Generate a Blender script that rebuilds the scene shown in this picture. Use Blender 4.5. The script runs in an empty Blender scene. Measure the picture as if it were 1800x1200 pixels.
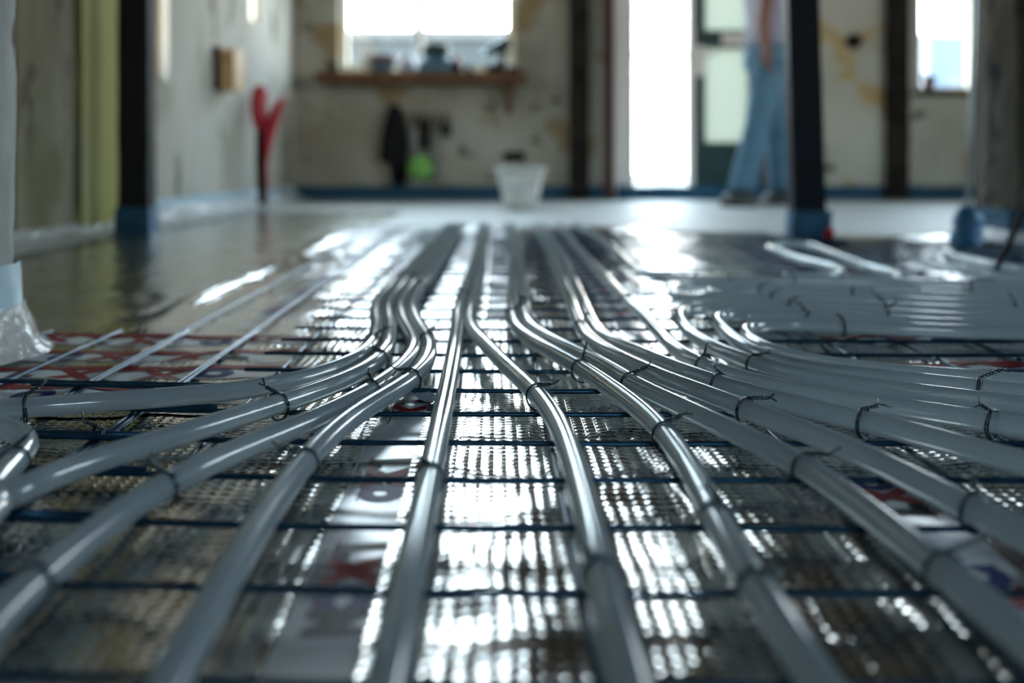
import bpy, bmesh, math, random
import numpy as np
from mathutils import Vector, Matrix, noise

random.seed(7)
rng = np.random.default_rng(11)
SC = bpy.context.scene
COL = SC.collection

# ------------------------------------------------------------------ camera, world, exposure
F, H, VX, VY = 1750.0, 0.245, 870.0, 291.0        # focal length in px of the 1800x1200 frame, camera height, vanishing point
cam_d = bpy.data.cameras.new('camera')
cam = bpy.data.objects.new('camera', cam_d)
COL.objects.link(cam)
cam.location = (0, 0, H)
cam.rotation_euler = (math.pi / 2, 0, 0)
cam_d.sensor_width = 36.0
cam_d.lens = 36.0 * F / 1800.0
cam_d.shift_x = (900 - VX) / 1800.0
cam_d.shift_y = -(600 - VY) / 1800.0
cam_d.clip_start = 0.02
cam_d.dof.use_dof = True
cam_d.dof.focus_distance = 0.97
cam_d.dof.aperture_fstop = 2.5
SC.camera = cam

W = bpy.data.worlds.new('overcast_sky')
SC.world = W
W.use_nodes = True
nt = W.node_tree
nt.nodes.clear()
wo = nt.nodes.new('ShaderNodeOutputWorld')
wb = nt.nodes.new('ShaderNodeBackground')
wt = nt.nodes.new('ShaderNodeTexCoord')
ws = nt.nodes.new('ShaderNodeSeparateXYZ')
wr = nt.nodes.new('ShaderNodeValToRGB')
wr.color_ramp.elements[0].position = 0.0
wr.color_ramp.elements[0].color = (1.0, 0.96, 0.87, 1)
wr.color_ramp.elements[1].position = 0.35
wr.color_ramp.elements[1].color = (0.64, 0.85, 1.0, 1)
wb.inputs['Strength'].default_value = 19.0
nt.links.new(wt.outputs['Generated'], ws.inputs[0])
nt.links.new(ws.outputs['Z'], wr.inputs[0])
nt.links.new(wr.outputs[0], wb.inputs['Color'])
nt.links.new(wb.outputs[0], wo.inputs['Surface'])

vs = SC.view_settings
vs.view_transform = 'Standard'
vs.look = 'None'
vs.exposure = 0.0
vs.gamma = 1.0
vs.use_curve_mapping = False
SC.cycles.sample_clamp_indirect = 6.0
SC.cycles.blur_glossy = 0.6
SC.cycles.max_bounces = 10
SC.cycles.transparent_max_bounces = 16

# the room: camera at the origin, looking along +y
XL, XR, YB, YF, ZC = -1.47, 4.6, 7.27, -3.2, 2.55

# openings: (a0, a1, z0, z1) along the wall
OP_BACK = [(-1.142, 0.145, 0.93, 2.42), (0.864, 2.06, 0.04, 2.2), (3.11, 3.95, 0.79, 2.1)]
OP_LEFT = [(3.80, 4.48, 0.62, 2.0), (5.98, 6.32, 1.12, 2.0)]
OP_RIGHT = [(1.9, 4.3, 0.9, 2.1)]
OP_FRONT = [(0.1, 0.9, 1.0, 2.1)]

def portal(name, loc, rot, sx, sy):
    d = bpy.data.lights.new(name, 'AREA')
    d.shape = 'RECTANGLE'
    d.size, d.size_y = sx, sy
    d.cycles.is_portal = True
    o = bpy.data.objects.new(name, d)
    COL.objects.link(o)
    o.location = loc
    o.rotation_euler = rot
for (a, b, c, d) in OP_BACK:
    portal('daylight_portal', ((a + b) / 2, YB + 0.26, (c + d) / 2), (-math.pi / 2, 0, 0), b - a, d - c)
for (a, b, c, d) in OP_LEFT:
    portal('daylight_portal', (XL - 0.26, (a + b) / 2, (c + d) / 2), (0, -math.pi / 2, 0), d - c, b - a)
for (a, b, c, d) in OP_RIGHT:
    portal('daylight_portal', (XR + 0.26, (a + b) / 2, (c + d) / 2), (0, math.pi / 2, 0), d - c, b - a)
for (a, b, c, d) in OP_FRONT:
    portal('daylight_portal', ((a + b) / 2, YF - 0.26, (c + d) / 2), (math.pi / 2, 0, 0), b - a, d - c)

# ------------------------------------------------------------------ helpers
def P(px, py, z=0.0):
    """point of the photograph's frame that lies on the horizontal plane at height z"""
    y = F * (H - z) / (py - VY)
    return Vector(((px - VX) / F * y, y, z))

def Q(px, py, y):
    """point of the frame at depth y"""
    return Vector(((px - VX) / F * y, y, H - (py - VY) * y / F))

class MB:
    def __init__(s):
        s.v, s.f, s.m = [], [], []
    def add(s, vs_, fs_, mi=0):
        o = len(s.v)
        s.v += [tuple(p) for p in vs_]
        s.f += [tuple(i + o for i in q) for q in fs_]
        s.m += [mi] * len(fs_)
        return s
    def box(s, x0, x1, y0, y1, z0, z1, mi=0):
        v = [(x, y, z) for z in (z0, z1) for y in (y0, y1) for x in (x0, x1)]
        f = [(0, 2, 3, 1), (4, 5, 7, 6), (0, 1, 5, 4), (2, 6, 7, 3), (0, 4, 6, 2), (1, 3, 7, 5)]
        return s.add(v, f, mi)
    def lathe(s, prof, n=24, c=(0, 0, 0), cap=True, wob=None):
        v, f = [], []
        for (r, z) in prof:
            for k in range(n):
                a = 2 * math.pi * k / n
                rr = r * (wob(a, z) if wob else 1)
                v.append((c[0] + rr * math.cos(a), c[1] + rr * math.sin(a), c[2] + z))
        for i in range(len(prof) - 1):
            for k in range(n):
                k2 = (k + 1) % n
                f.append((i * n + k, i * n + k2, (i + 1) * n + k2, (i + 1) * n + k))
        if cap:
            f.append(tuple(reversed(range(n))))
            f.append(tuple((len(prof) - 1) * n + k for k in range(n)))
        return s.add(v, f)
    def tube(s, pts, r, n=10, cap=True):
        pts = [Vector(p) for p in pts]
        rr = r if isinstance(r, (list, tuple)) else [r] * len(pts)
        m = len(pts)
        tang = []
        for i in range(m):
            t = pts[min(i + 1, m - 1)] - pts[max(i - 1, 0)]
            tang.append(t.normalized() if t.length > 1e-9 else Vector((0, 1, 0)))
        up = Vector((0, 0, 1)) if abs(tang[0].z) < 0.9 else Vector((1, 0, 0))
        nrm = (up - tang[0] * up.dot(tang[0])).normalized()
        v, f = [], []
        for i in range(m):
            nrm = (nrm - tang[i] * nrm.dot(tang[i]))
            nrm = nrm.normalized() if nrm.length > 1e-6 else tang[i].orthogonal().normalized()
            bi = tang[i].cross(nrm)
            for k in range(n):
                a = 2 * math.pi * k / n
                v.append(pts[i] + (nrm * math.cos(a) + bi * math.sin(a)) * rr[i])
        for i in range(m - 1):
            for k in range(n):
                k2 = (k + 1) % n
                f.append((i * n + k, i * n + k2, (i + 1) * n + k2, (i + 1) * n + k))
        if cap:
            f.append(tuple(reversed(range(n))))
            f.append(tuple((m - 1) * n + k for k in range(n)))
        return s.add(v, f)
    def build(s, name, mat, parent=None, smooth=False, bevel=0.0, loc=None):
        me = bpy.data.meshes.new(name)
        me.from_pydata(s.v, [], s.f)
        mats = mat if isinstance(mat, (list, tuple)) else [mat]
        for q in mats:
            me.materials.append(q)
        if len(mats) > 1:
            me.polygons.foreach_set('material_index', s.m)
        bm = bmesh.new()
        bm.from_mesh(me)
        bmesh.ops.recalc_face_normals(bm, faces=bm.faces)
        if bevel > 0:
            bmesh.ops.bevel(bm, geom=list(bm.edges), offset=bevel, segments=2, affect='EDGES', profile=0.6, clamp_overlap=True)
        bm.to_mesh(me)
        bm.free()
        if smooth:
            me.polygons.foreach_set('use_smooth', [True] * len(me.polygons))
        o = bpy.data.objects.new(name, me)
        COL.objects.link(o)
        if loc is not None:
            o.location = loc
        if parent is not None:
            o.parent = parent
        return o

def empty(name, loc=(0, 0, 0)):
    o = bpy.data.objects.new(name, None)
    o.empty_display_size = 0.05
    COL.objects.link(o)
    o.location = loc
    return o

def tag(o, label=None, cat=None, group=None, kind=None):
    if label: o['label'] = label
    if cat: o['category'] = cat
    if group: o['group'] = group
    if kind: o['kind'] = kind
    return o

def rel(root, o):
    """parent o (built in world coordinates) under the empty root"""
    o.parent = root
    o.matrix_parent_inverse = Matrix.Translation(-Vector(root.location))
    return o

def rough_box(name, x0, x1, y0, y1, z0, z1, mat, amp=0.006, step=0.04, lean=(0, 0), seed=0, scale=6.0, rnd=0.0):
    """upright post or pillar with an uneven surface"""
    def cuts(a, b, maxn):
        n = max(2, min(maxn, int((b - a) / step)))
        return [a + (b - a) * i / n for i in range(n + 1)]
    xs, ys, zs = cuts(x0, x1, 24), cuts(y0, y1, 24), cuts(z0, z1, 80)
    ring = [(x, ys[0]) for x in xs[:-1]] + [(xs[-1], y) for y in ys[:-1]] + [(x, ys[-1]) for x in reversed(xs[1:])] + [(xs[0], y) for y in reversed(ys[1:])]
    cx, cy = (x0 + x1) / 2, (y0 + y1) / 2
    n = len(ring)
    v, f = [], []
    for z in zs:
        for (x, y) in ring:
            d = Vector((x - cx, y - cy, 0))
            q = noise.noise(Vector((x * scale + seed, y * scale, z * scale))) + 0.5 * noise.noise(Vector((x * scale * 3 + seed, y * scale * 3, z * scale * 3)))
            corner = abs(d.x) / (x1 - x0) * 2 + abs(d.y) / (y1 - y0) * 2
            d2 = d.normalized() * (q * amp - rnd * max(0, corner - 1.3))
            t = z - z0
            v.append((x + d2.x + lean[0] * t, y + d2.y + lean[1] * t, z))
    for i in range(len(zs) - 1):
        for k in range(n):
            k2 = (k + 1) % n
            f.append((i * n + k, i * n + k2, (i + 1) * n + k2, (i + 1) * n + k))
    f.append(tuple(range(n)))
    f.append(tuple((len(zs) - 1) * n + k for k in range(n)))
    return MB().add(v, f).build(name, mat)

# ------------------------------------------------------------------ materials
def new_mat(name):
    m = bpy.data.materials.new(name)
    m.use_nodes = True
    n = m.node_tree
    return m, n, n.nodes['Principled BSDF']

def simple(name, col, rough=0.5, metal=0.0, var=0.0, scale=20.0, bump=0.0, bscale=None, trans=0.0, spec=0.5):
    m, n, b = new_mat(name)
    b.inputs['Base Color'].default_value = (*col, 1)
    b.inputs['Roughness'].default_value = rough
    b.inputs['Metallic'].default_value = metal
    b.inputs['Transmission Weight'].default_value = trans
    b.inputs['Specular IOR Level'].default_value = spec
    if var or bump:
        tc = n.nodes.new('ShaderNodeTexCoord')
        no = n.nodes.new('ShaderNodeTexNoise')
        no.inputs['Scale'].default_value = scale
        no.inputs['Detail'].default_value = 5
        n.links.new(tc.outputs['Object'], no.inputs['Vector'])
        if var:
            r = n.nodes.new('ShaderNodeValToRGB')
            r.color_ramp.elements[0].position = 0.3
            r.color_ramp.elements[1].position = 0.7
            r.color_ramp.elements[0].color = (*[c * (1 - var) for c in col], 1)
            r.color_ramp.elements[1].color = (*[min(1, c * (1 + var)) for c in col], 1)
            n.links.new(no.outputs['Fac'], r.inputs[0])
            n.links.new(r.outputs[0], b.inputs['Base Color'])
        if bump:
            bp = n.nodes.new('ShaderNodeBump')
            bp.inputs['Strength'].default_value = 0.6
            bp.inputs['Distance'].default_value = bump
            n.links.new(no.outputs['Fac'], bp.inputs['Height'])
            n.links.new(bp.outputs[0], b.inputs['Normal'])
    return m

def plaster(name, cols, patch, dark, scale=1.6, dark_amt=0.62, stretch=(1, 1, 1), bump=0.01):
    """old wall plaster: cloudy base, peeled patches, dark blotches"""
    m, n, b = new_mat(name)
    b.inputs['Roughness'].default_value = 0.9
    b.inputs['Specular IOR Level'].default_value = 0.2
    tc = n.nodes.new('ShaderNodeTexCoord')
    mp = n.nodes.new('ShaderNodeMapping')
    mp.inputs['Scale'].default_value = stretch
    n.links.new(tc.outputs['Object'], mp.inputs['Vector'])
    def nz(sc, det, off):
        q = n.nodes.new('ShaderNodeTexNoise')
        q.inputs['Scale'].default_value = sc
        q.inputs['Detail'].default_value = det
        q.inputs['Roughness'].default_value = 0.6
        a = n.nodes.new('ShaderNodeVectorMath')
        a.operation = 'ADD'
        a.inputs[1].default_value = (off, off * 2.3, off * 0.7)
        n.links.new(mp.outputs[0], a.inputs[0])
        n.links.new(a.outputs[0], q.inputs['Vector'])
        return q
    def ramp(src, p0, p1, c0, c1):
        r = n.nodes.new('ShaderNodeValToRGB')
        r.color_ramp.elements[0].position, r.color_ramp.elements[1].position = p0, p1
        r.color_ramp.elements[0].color, r.color_ramp.elements[1].color = (*c0, 1), (*c1, 1)
        n.links.new(src, r.inputs[0])
        return r
    def mix(fac, a, bb):
        q = n.nodes.new('ShaderNodeMix')
        q.data_type = 'RGBA'
        n.links.new(fac, q.inputs[0])
        n.links.new(a, q.inputs[6])
        if isinstance(bb, tuple): q.inputs[7].default_value = (*bb, 1)
        else: n.links.new(bb, q.inputs[7])
        return q.outputs[2]
    base = ramp(nz(scale, 6, 0).outputs['Fac'], 0.35, 0.65, cols[0], cols[1]).outputs[0]
    pm = ramp(nz(scale * 1.7, 5, 3.1).outputs['Fac'], 0.55, 0.62, (0, 0, 0), (1, 1, 1)).outputs[0]
    c = mix(pm, base, patch)
    dm = ramp(nz(scale * 3.4, 4, 7.7).outputs['Fac'], dark_amt, dark_amt + 0.06, (0, 0, 0), (1, 1, 1)).outputs[0]
    c = mix(dm, c, dark)
    n.links.new(c, b.inputs['Base Color'])
    bp = n.nodes.new('ShaderNodeBump')
    bp.inputs['Distance'].default_value = bump
    bp.inputs['Strength'].default_value = 0.7
    n.links.new(nz(scale * 9, 6, 1.3).outputs['Fac'], bp.inputs['Height'])
    n.links.new(bp.outputs[0], b.inputs['Normal'])
    return m

M = {}
M['wall_back'] = plaster('plaster_back', ((0.30, 0.28, 0.22), (0.43, 0.42, 0.37)), (0.27, 0.20, 0.11), (0.06, 0.06, 0.05), 1.5)
M['wall_left'] = plaster('plaster_left', ((0.34, 0.33, 0.275), (0.52, 0.515, 0.475)), (0.28, 0.27, 0.21), (0.16, 0.16, 0.14), 1.3, 0.64, (1, 1, 0.45))
M['wall_right'] = plaster('plaster_yellow', ((0.42, 0.41, 0.34), (0.55, 0.54, 0.47)), (0.44, 0.32, 0.15), (0.10, 0.10, 0.08), 1.5, 0.66)
M['yellow'] = plaster('plaster_yellow_pier', ((0.28, 0.275, 0.09), (0.37, 0.36, 0.15)), (0.29, 0.28, 0.18), (0.22, 0.22, 0.12), 1.5, 0.7, (1, 1, 0.3))
M['pillar'] = plaster('pillar_plaster', ((0.24, 0.27, 0.26), (0.40, 0.42, 0.41)), (0.20, 0.17, 0.11), (0.05, 0.04, 0.03), 5, 0.6, (1, 1, 0.5), 0.006)
M['pillar_brown'] = plaster('pillar_brown', ((0.07, 0.065, 0.05), (0.16, 0.15, 0.12)), (0.12, 0.11, 0.10), (0.02, 0.02, 0.02), 3, 0.56, (1, 1, 0.4), 0.02)
M['pier'] = plaster('pier_stone', ((0.17, 0.16, 0.11), (0.27, 0.265, 0.20)), (0.15, 0.16, 0.09), (0.10, 0.09, 0.07), 2.5, 0.6, (1, 1, 0.5), 0.02)
M['ceiling'] = simple('ceiling_boards', (0.035, 0.028, 0.02), 0.85, var=0.4, scale=6)
M['concrete'] = simple('screed', (0.41, 0.42, 0.395), 0.55, var=0.10, scale=5, bump=0.002)
M['dark_wood'] = simple('dark_wood', (0.024, 0.020, 0.017), 0.85, var=0.5, scale=9, bump=0.004, spec=0.12)
M['black_post'] = simple('black_post', (0.012, 0.012, 0.014), 0.75, var=0.3, scale=8)
M['red_brown'] = simple('red_brown_paint', (0.07, 0.018, 0.015), 0.6, var=0.3)
M['sill_wood'] = simple('sill_wood', (0.12, 0.052, 0.02), 0.8, var=0.45, scale=12, bump=0.004)
M['tan_wood'] = simple('tan_wood', (0.56, 0.37, 0.19), 0.6, var=0.25, scale=10, bump=0.002)
M['cream'] = simple('cream_paint', (0.72, 0.66, 0.52), 0.5, var=0.1)
M['white'] = simple('white_paint', (0.80, 0.75, 0.71), 0.4, var=0.06)
M['green'] = simple('dark_green_paint', (0.012, 0.045, 0.042), 0.35, var=0.2)
M['shaded_foam'] = simple('shaded_edge_foam', (0.010, 0.075, 0.14), 0.75, var=0.2, scale=14, bump=0.002)  # blue foam, with the backlit shade of the back strip put into its colour
M['blue_wrap'] = simple('blue_wrap', (0.015, 0.12, 0.24), 0.45, var=0.35, scale=18, bump=0.004)
M['pale_wrap'] = simple('pale_wrap', (0.42, 0.60, 0.72), 0.4, var=0.15, scale=18, bump=0.003)
M['steel_post'] = simple('steel_post', (0.005, 0.011, 0.019), 0.5, var=0.5, scale=30, spec=0.25)
M['steel'] = simple('grey_steel', (0.34, 0.38, 0.41), 0.35, metal=0.9)
M['wire'] = simple('mesh_wire', (0.006, 0.055, 0.11), 0.36, metal=0.6, var=0.35, scale=60)
M['tie'] = simple('tie_wire', (0.06, 0.10, 0.12), 0.32, metal=1.0)
M['red'] = simple('red_plastic', (0.42, 0.008, 0.02), 0.35)
M['black'] = simple('black_plastic', (0.008, 0.008, 0.009), 0.6, spec=0.15)
M['ink_white'] = simple('ink_white', (0.66, 0.74, 0.80), 0.22, spec=0.5)
M['ink_red'] = simple('ink_red', (0.24, 0.008, 0.014), 0.5, spec=0.2)
M['ink_blue'] = simple('ink_blue', (0.008, 0.02, 0.16), 0.5, spec=0.2)
M['ink_black'] = simple('ink_black', (0.012, 0.012, 0.014), 0.5, spec=0.2)
M['paper'] = simple('torn_paper', (0.50, 0.62, 0.72), 0.45, var=0.12, scale=60)

def glass_mat(name, tint=(1, 1, 1), haze=0.0):
    m, n, b = new_mat(name)
    n.nodes.remove(b)
    out = n.nodes['Material Output']
    t = n.nodes.new('ShaderNodeBsdfTransparent')
    t.inputs[0].default_value = (*tint, 1)
    g = n.nodes.new('ShaderNodeBsdfGlossy')
    g.inputs['Roughness'].default_value = 0.02
    mx = n.nodes.new('ShaderNodeMixShader')
    mx.inputs[0].default_value = 0.06
    n.links.new(t.outputs[0], mx.inputs[1])
    n.links.new(g.outputs[0], mx.inputs[2])
    last = mx
    if haze:
        d = n.nodes.new('ShaderNodeBsdfTranslucent')
        d.inputs[0].default_value = (0.30, 0.305, 0.27, 1)
        m2 = n.nodes.new('ShaderNodeMixShader')
        m2.inputs[0].default_value = haze
        n.links.new(mx.outputs[0], m2.inputs[1])
        n.links.new(d.outputs[0], m2.inputs[2])
        last = m2
    n.links.new(last.outputs[0], out.inputs[0])
    return m
M['glass'] = glass_mat('window_glass')
M['frosted'] = glass_mat('frosted_glass', (0.5, 0.5, 0.45), 0.97)

def film_mat(name, col, alpha, rough):
    """thin clear or milky plastic"""
    m, n, b = new_mat(name)
    b.inputs['Base Color'].default_value = (*col, 1)
    b.inputs['Roughness'].default_value = rough
    b.inputs['Alpha'].default_value = alpha
    tc = n.nodes.new('ShaderNodeTexCoord')
    no = n.nodes.new('ShaderNodeTexNoise')
    no.inputs['Scale'].default_value = 22
    no.inputs['Detail'].default_value = 3
    n.links.new(tc.outputs['Object'], no.inputs['Vector'])
    bp = n.nodes.new('ShaderNodeBump')
    bp.inputs['Distance'].default_value = 0.02
    n.links.new(no.outputs['Fac'], bp.inputs['Height'])
    n.links.new(bp.outputs[0], b.inputs['Normal'])
    return m
M['film'] = film_mat('clear_film', (0.80, 0.84, 0.84), 0.72, 0.12)

def pipe_mat():
    """natural heating tube: milky translucent plastic with a glossy skin"""
    m, n, b = new_mat('milky_pipe')
    out = n.nodes['Material Output']
    b.inputs['Base Color'].default_value = (0.38, 0.49, 0.57, 1)
    b.inputs['Roughness'].default_value = 0.09
    b.inputs['Specular IOR Level'].default_value = 0.8
    tr = n.nodes.new('ShaderNodeBsdfTranslucent')
    tr.inputs[0].default_value = (0.70, 0.79, 0.83, 1)
    g = n.nodes.new('ShaderNodeBsdfGlass')
    g.inputs['Color'].default_value = (0.86, 0.90, 0.88, 1)
    g.inputs['Roughness'].default_value = 0.10
    g.inputs['IOR'].default_value = 1.45
    m1 = n.nodes.new('ShaderNodeMixShader')
    m1.inputs[0].default_value = 0.40
    m2 = n.nodes.new('ShaderNodeMixShader')
    m2.inputs[0].default_value = 0.28
    n.links.new(b.outputs[0], m1.inputs[1])
    n.links.new(tr.outputs[0], m1.inputs[2])
    n.links.new(m1.outputs[0], m2.inputs[1])
    n.links.new(g.outputs[0], m2.inputs[2])
    n.links.new(m2.outputs[0], out.inputs[0])
    return m
M['pipe'] = pipe_mat()

def foil_mat(name, scrim=True, col=(0.54, 0.525, 0.49), rough=0.13, crink=0.0004):
    """metallised insulation foil, with the thread grid that reinforces it pressed through as fine relief"""
    m, n, b = new_mat(name)
    b.inputs['Base Color'].default_value = (*col, 1)
    b.inputs['Metallic'].default_value = 1.0
    b.inputs['Roughness'].default_value = rough
    tc = n.nodes.new('ShaderNodeTexCoord')
    no = n.nodes.new('ShaderNodeTexNoise')
    no.inputs['Scale'].default_value = 55
    no.inputs['Detail'].default_value = 4
    no.inputs['Roughness'].default_value = 0.55
    n.links.new(tc.outputs['Object'], no.inputs['Vector'])
    b1 = n.nodes.new('ShaderNodeBump')
    b1.inputs['Strength'].default_value = 1.0
    b1.inputs['Distance'].default_value = crink
    n.links.new(no.outputs['Fac'], b1.inputs['Height'])
    last = b1
    if scrim:
        sp = n.nodes.new('ShaderNodeSeparateXYZ')
        n.links.new(tc.outputs['Object'], sp.inputs[0])
        def math_(op, a, v=None, w=None):
            q = n.nodes.new('ShaderNodeMath')
            q.operation = op
            if hasattr(a, 'links'): n.links.new(a, q.inputs[0])
            else: q.inputs[0].default_value = a
            if v is not None:
                if hasattr(v, 'links'): n.links.new(v, q.inputs[1])
                else: q.inputs[1].default_value = v
            return q.outputs[0]
        hs, ds = [], []
        for ax in ('X', 'Y'):
            t = math_('FRACT', math_('MULTIPLY', sp.outputs[ax], 1 / 0.0105))
            ds.append(math_('SINE', math_('MULTIPLY', t, math.pi)))                 # pillow between the threads
            t = math_('MULTIPLY', math_('ABSOLUTE', math_('SUBTRACT', t, 0.5)), 2.0)   # 1 on a thread, 0 mid cell
            hs.append(math_('POWER', t, 9.0))
        hh = math_('MAXIMUM', hs[0], hs[1])
        dome = math_('MULTIPLY', ds[0], ds[1])
        hgt = math_('ADD', dome, math_('MULTIPLY', hh, 0.35))
        b2 = n.nodes.new('ShaderNodeBump')
        b2.inputs['Strength'].default_value = 1.0
        b2.inputs['Distance'].default_value = 0.00048
        n.links.new(hgt, b2.inputs['Height'])
        n.links.new(b1.outputs[0], b2.inputs['Normal'])
        last = b2
        r = n.nodes.new('ShaderNodeMix')
        r.data_type = 'RGBA'
        n.links.new(hh, r.inputs[0])
        r.inputs[6].default_value = (*col, 1)
        r.inputs[7].default_value = (*[c * 0.62 for c in col], 1)
        n.links.new(r.outputs[2], b.inputs['Base Color'])
    b.inputs['Coat Weight'].default_value = 1.0
    b.inputs['Coat Roughness'].default_value = 0.07
    b.inputs['Coat IOR'].default_value = 1.6
    n.links.new(last.outputs[0], b.inputs['Normal'])
    n.links.new(last.outputs[0], b.inputs['Coat Normal'])
    return m
M['foil'] = foil_mat('scrim_foil')
M['film_floor'] = foil_mat('smooth_foil', False, (0.50, 0.48, 0.40), 0.30, 0.0016)

# ------------------------------------------------------------------ the setting
def wall(name, mat, axis, base, out, a0, a1, holes, thick=0.25, z1=ZC):
    """wall along x (axis 0) or y (axis 1) at coordinate base, thickening towards out, with rectangular openings"""
    A = sorted({a0, a1, *[h[0] for h in holes], *[h[1] for h in holes]})
    Z = sorted({0.0, z1, *[h[2] for h in holes], *[h[3] for h in holes]})
    mb = MB()
    for i in range(len(A) - 1):
        for j in range(len(Z) - 1):
            ca, cz = (A[i] + A[i + 1]) / 2, (Z[j] + Z[j + 1]) / 2
            if any(h[0] < ca < h[1] and h[2] < cz < h[3] for h in holes):
                continue
            p, q = sorted((base, base + out * thick))
            if axis == 0: mb.box(A[i], A[i + 1], p, q, Z[j], Z[j + 1])
            else: mb.box(p, q, A[i], A[i + 1], Z[j], Z[j + 1])
    o = mb.build(name, mat)
    return tag(o, kind='structure')

tag(MB().box(XL - 0.3, XR + 0.3, YF - 0.3, YB + 0.3, -0.12, -0.006).build('floor', M['concrete']), kind='structure')
cl = tag(MB().box(XL - 0.3, XR + 0.3, YF - 0.3, YB + 0.3, ZC, ZC + 0.15).build('ceiling', M['ceiling']), kind='structure')
for k in range(9):
    y = -2.6 + k * 1.15
    MB().box(XL, XR, y, y + 0.12, ZC - 0.16, ZC).build('beam', M['dark_wood'], cl)
wall_b = wall('wall_back', [M['wall_back'], M['wall_right']], 0, YB, 1, XL - 0.25, XR + 0.25, OP_BACK)
for p in wall_b.data.polygons:
    if p.center.x > 2.06: p.material_index = 1
wall_l = wall('wall_left', M['wall_left'], 1, XL, -1, YF, YB, OP_LEFT)
wall('wall_right', M['wall_right'], 1, XR, 1, YF, YB, OP_RIGHT)
wall('wall_front', M['wall_back'], 0, YF, -1, XL - 0.25, XR + 0.25, OP_FRONT)

# outside
tag(MB().box(-30, 40, YB + 0.3, 45, -0.25, -0.13).build('ground', simple('garden_paving', (0.14, 0.14, 0.13), 0.9, var=0.15, scale=2)), kind='structure')
tag(MB().box(-40, 40, -30, YF - 0.3, -0.25, -0.13).build('ground', simple('yard', (0.30, 0.31, 0.30), 0.9, var=0.15, scale=2)), kind='structure')

def frame_window(idx, axis, base, out, a0, a1, z0, z1, fw, mat, vmull=(), hmull=(), depth=0.06, inset=0.12, pane=None):
    root = MB()
    y0 = base + out * inset
    y1 = y0 + out * depth
    p, q = sorted((y0, y1))
    def bx(mb, a, b, c, d, pp=p, qq=q):
        if axis == 0: mb.box(a, b, pp, qq, c, d)
        else: mb.box(pp, qq, a, b, c, d)
    bx(root, a0, a0 + fw, z0, z1); bx(root, a1 - fw, a1, z0, z1)
    bx(root, a0 + fw, a1 - fw, z0, z0 + fw); bx(root, a0 + fw, a1 - fw, z1 - fw, z1)
    o = tag(root.build('window_%d' % idx, mat), kind='structure')
    va = [a0 + fw] + sorted(vmull) + [a1 - fw]
    ha = [z0 + fw] + sorted(hmull) + [z1 - fw]
    for a in vmull:
        mb = MB(); bx(mb, a - 0.02, a + 0.02, z0 + fw, z1 - fw); mb.build('mullion', mat, o)
    for c in hmull:
        mb = MB(); bx(mb, a0 + fw, a1 - fw, c - 0.012, c + 0.012, p + 0.004, q - 0.004); mb.build('glazing_bar', mat, o)
    pm = (p + q) / 2
    for i in range(len(va) - 1):
        for j in range(len(ha) - 1):
            mb = MB(); bx(mb, va[i], va[i + 1], ha[j], ha[j + 1], pm - 0.003, pm + 0.003); mb.build('pane', pane or M['glass'], o)
    return o

a = OP_BACK[0]
frame_window(1, 0, YB, 1, a[0], a[1], a[2], a[3], 0.05, M['cream'], (-0.55,), (), 0.06, 0.10)
w2 = frame_window(2, 0, YB, 1, 0.864, 1.462, 0.04, 2.2, 0.05, M['white'], (), (1.06,), 0.08, 0.02)
MB().box(0.868, 1.018, YB - 0.02, YB + 0.05, 0.05, 2.18).build('side_panel', M['white'], w2, bevel=0.004)
a = OP_BACK[2]
frame_window(3, 0, YB, 1, a[0], a[1], a[2], a[3], 0.04, M['cream'], (3.55,), (), 0.06, 0.14)
a = OP_LEFT[0]
frame_window(4, 1, XL, -1, a[0], a[1], a[2], a[3], 0.05, M['tan_wood'], (), (1.0,), 0.06, 0.06)
a = OP_LEFT[1]
frame_window(5, 1, XL, -1, a[0], a[1], a[2], a[3], 0.03, M['cream'], (), (), 0.05, 0.05)
for i, a in enumerate(OP_RIGHT):
    frame_window(6 + i, 1, XR, 1, a[0], a[1], a[2], a[3], 0.06, M['white'], ((a[0] + a[1]) / 2,), (), 0.06, 0.1)
a = OP_FRONT[0]
frame_window(7, 0, YF, -1, a[0], a[1], a[2], a[3], 0.06, M['white'], (0.5,), (), 0.06, 0.1)

# dark green door beside the sidelight, with frosted panes
d0, d1 = 1.462, 1.95
mb = MB()
yA, yB = YB + 0.02, YB + 0.07
for (x0, x1, z0, z1) in ((d0, d0 + 0.075, 0.05, 2.16), (d1 - 0.09, d1, 0.05, 2.16), (d0 + 0.075, d1 - 0.09, 0.05, 0.415),
                         (d0 + 0.075, d1 - 0.09, 1.11, 1.235), (d0 + 0.075, d1 - 0.09, 2.05, 2.16)):
    mb.box(x0, x1, yA, yB, z0, z1)
door = tag(mb.build('door_1', M['green']), kind='structure')
MB().box(d0 + 0.075, d1 - 0.09, yA + 0.02, yA + 0.028, 0.415, 1.11).build('pane', M['frosted'], door)
MB().box(d0 + 0.075, d1 - 0.09, yA + 0.02, yA + 0.028, 1.235, 2.05).build('pane', M['frosted'], door)
MB().box(1.66, 1.84, yA - 0.015, yA, 1.13, 1.21).build('letter_plate', M['white'], door, bevel=0.004)
lp = MB().box(1.470, 1.53, yA - 0.02, yA, 0.90, 1.12).build('lock_plate', M['white'], door, bevel=0.004)
MB().tube([(1.50, yA - 0.02, 1.05), (1.50, yA - 0.07, 1.05), (1.60, yA - 0.075, 1.045)], 0.012, 8).build('door_handle', M['white'], lp, True)
tag(MB().box(1.95, 2.06, YB - 0.03, YB + 0.1, 0.0, 2.2).build('trim_1', simple('brown_jamb', (0.10, 0.055, 0.035), 0.6, var=0.3)), kind='structure')
tag(MB().box(0.80, 0.862, YB - 0.03, YB - 0.002, 0.0, 2.3).build('trim_2', M['red_brown']), kind='structure')

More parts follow.
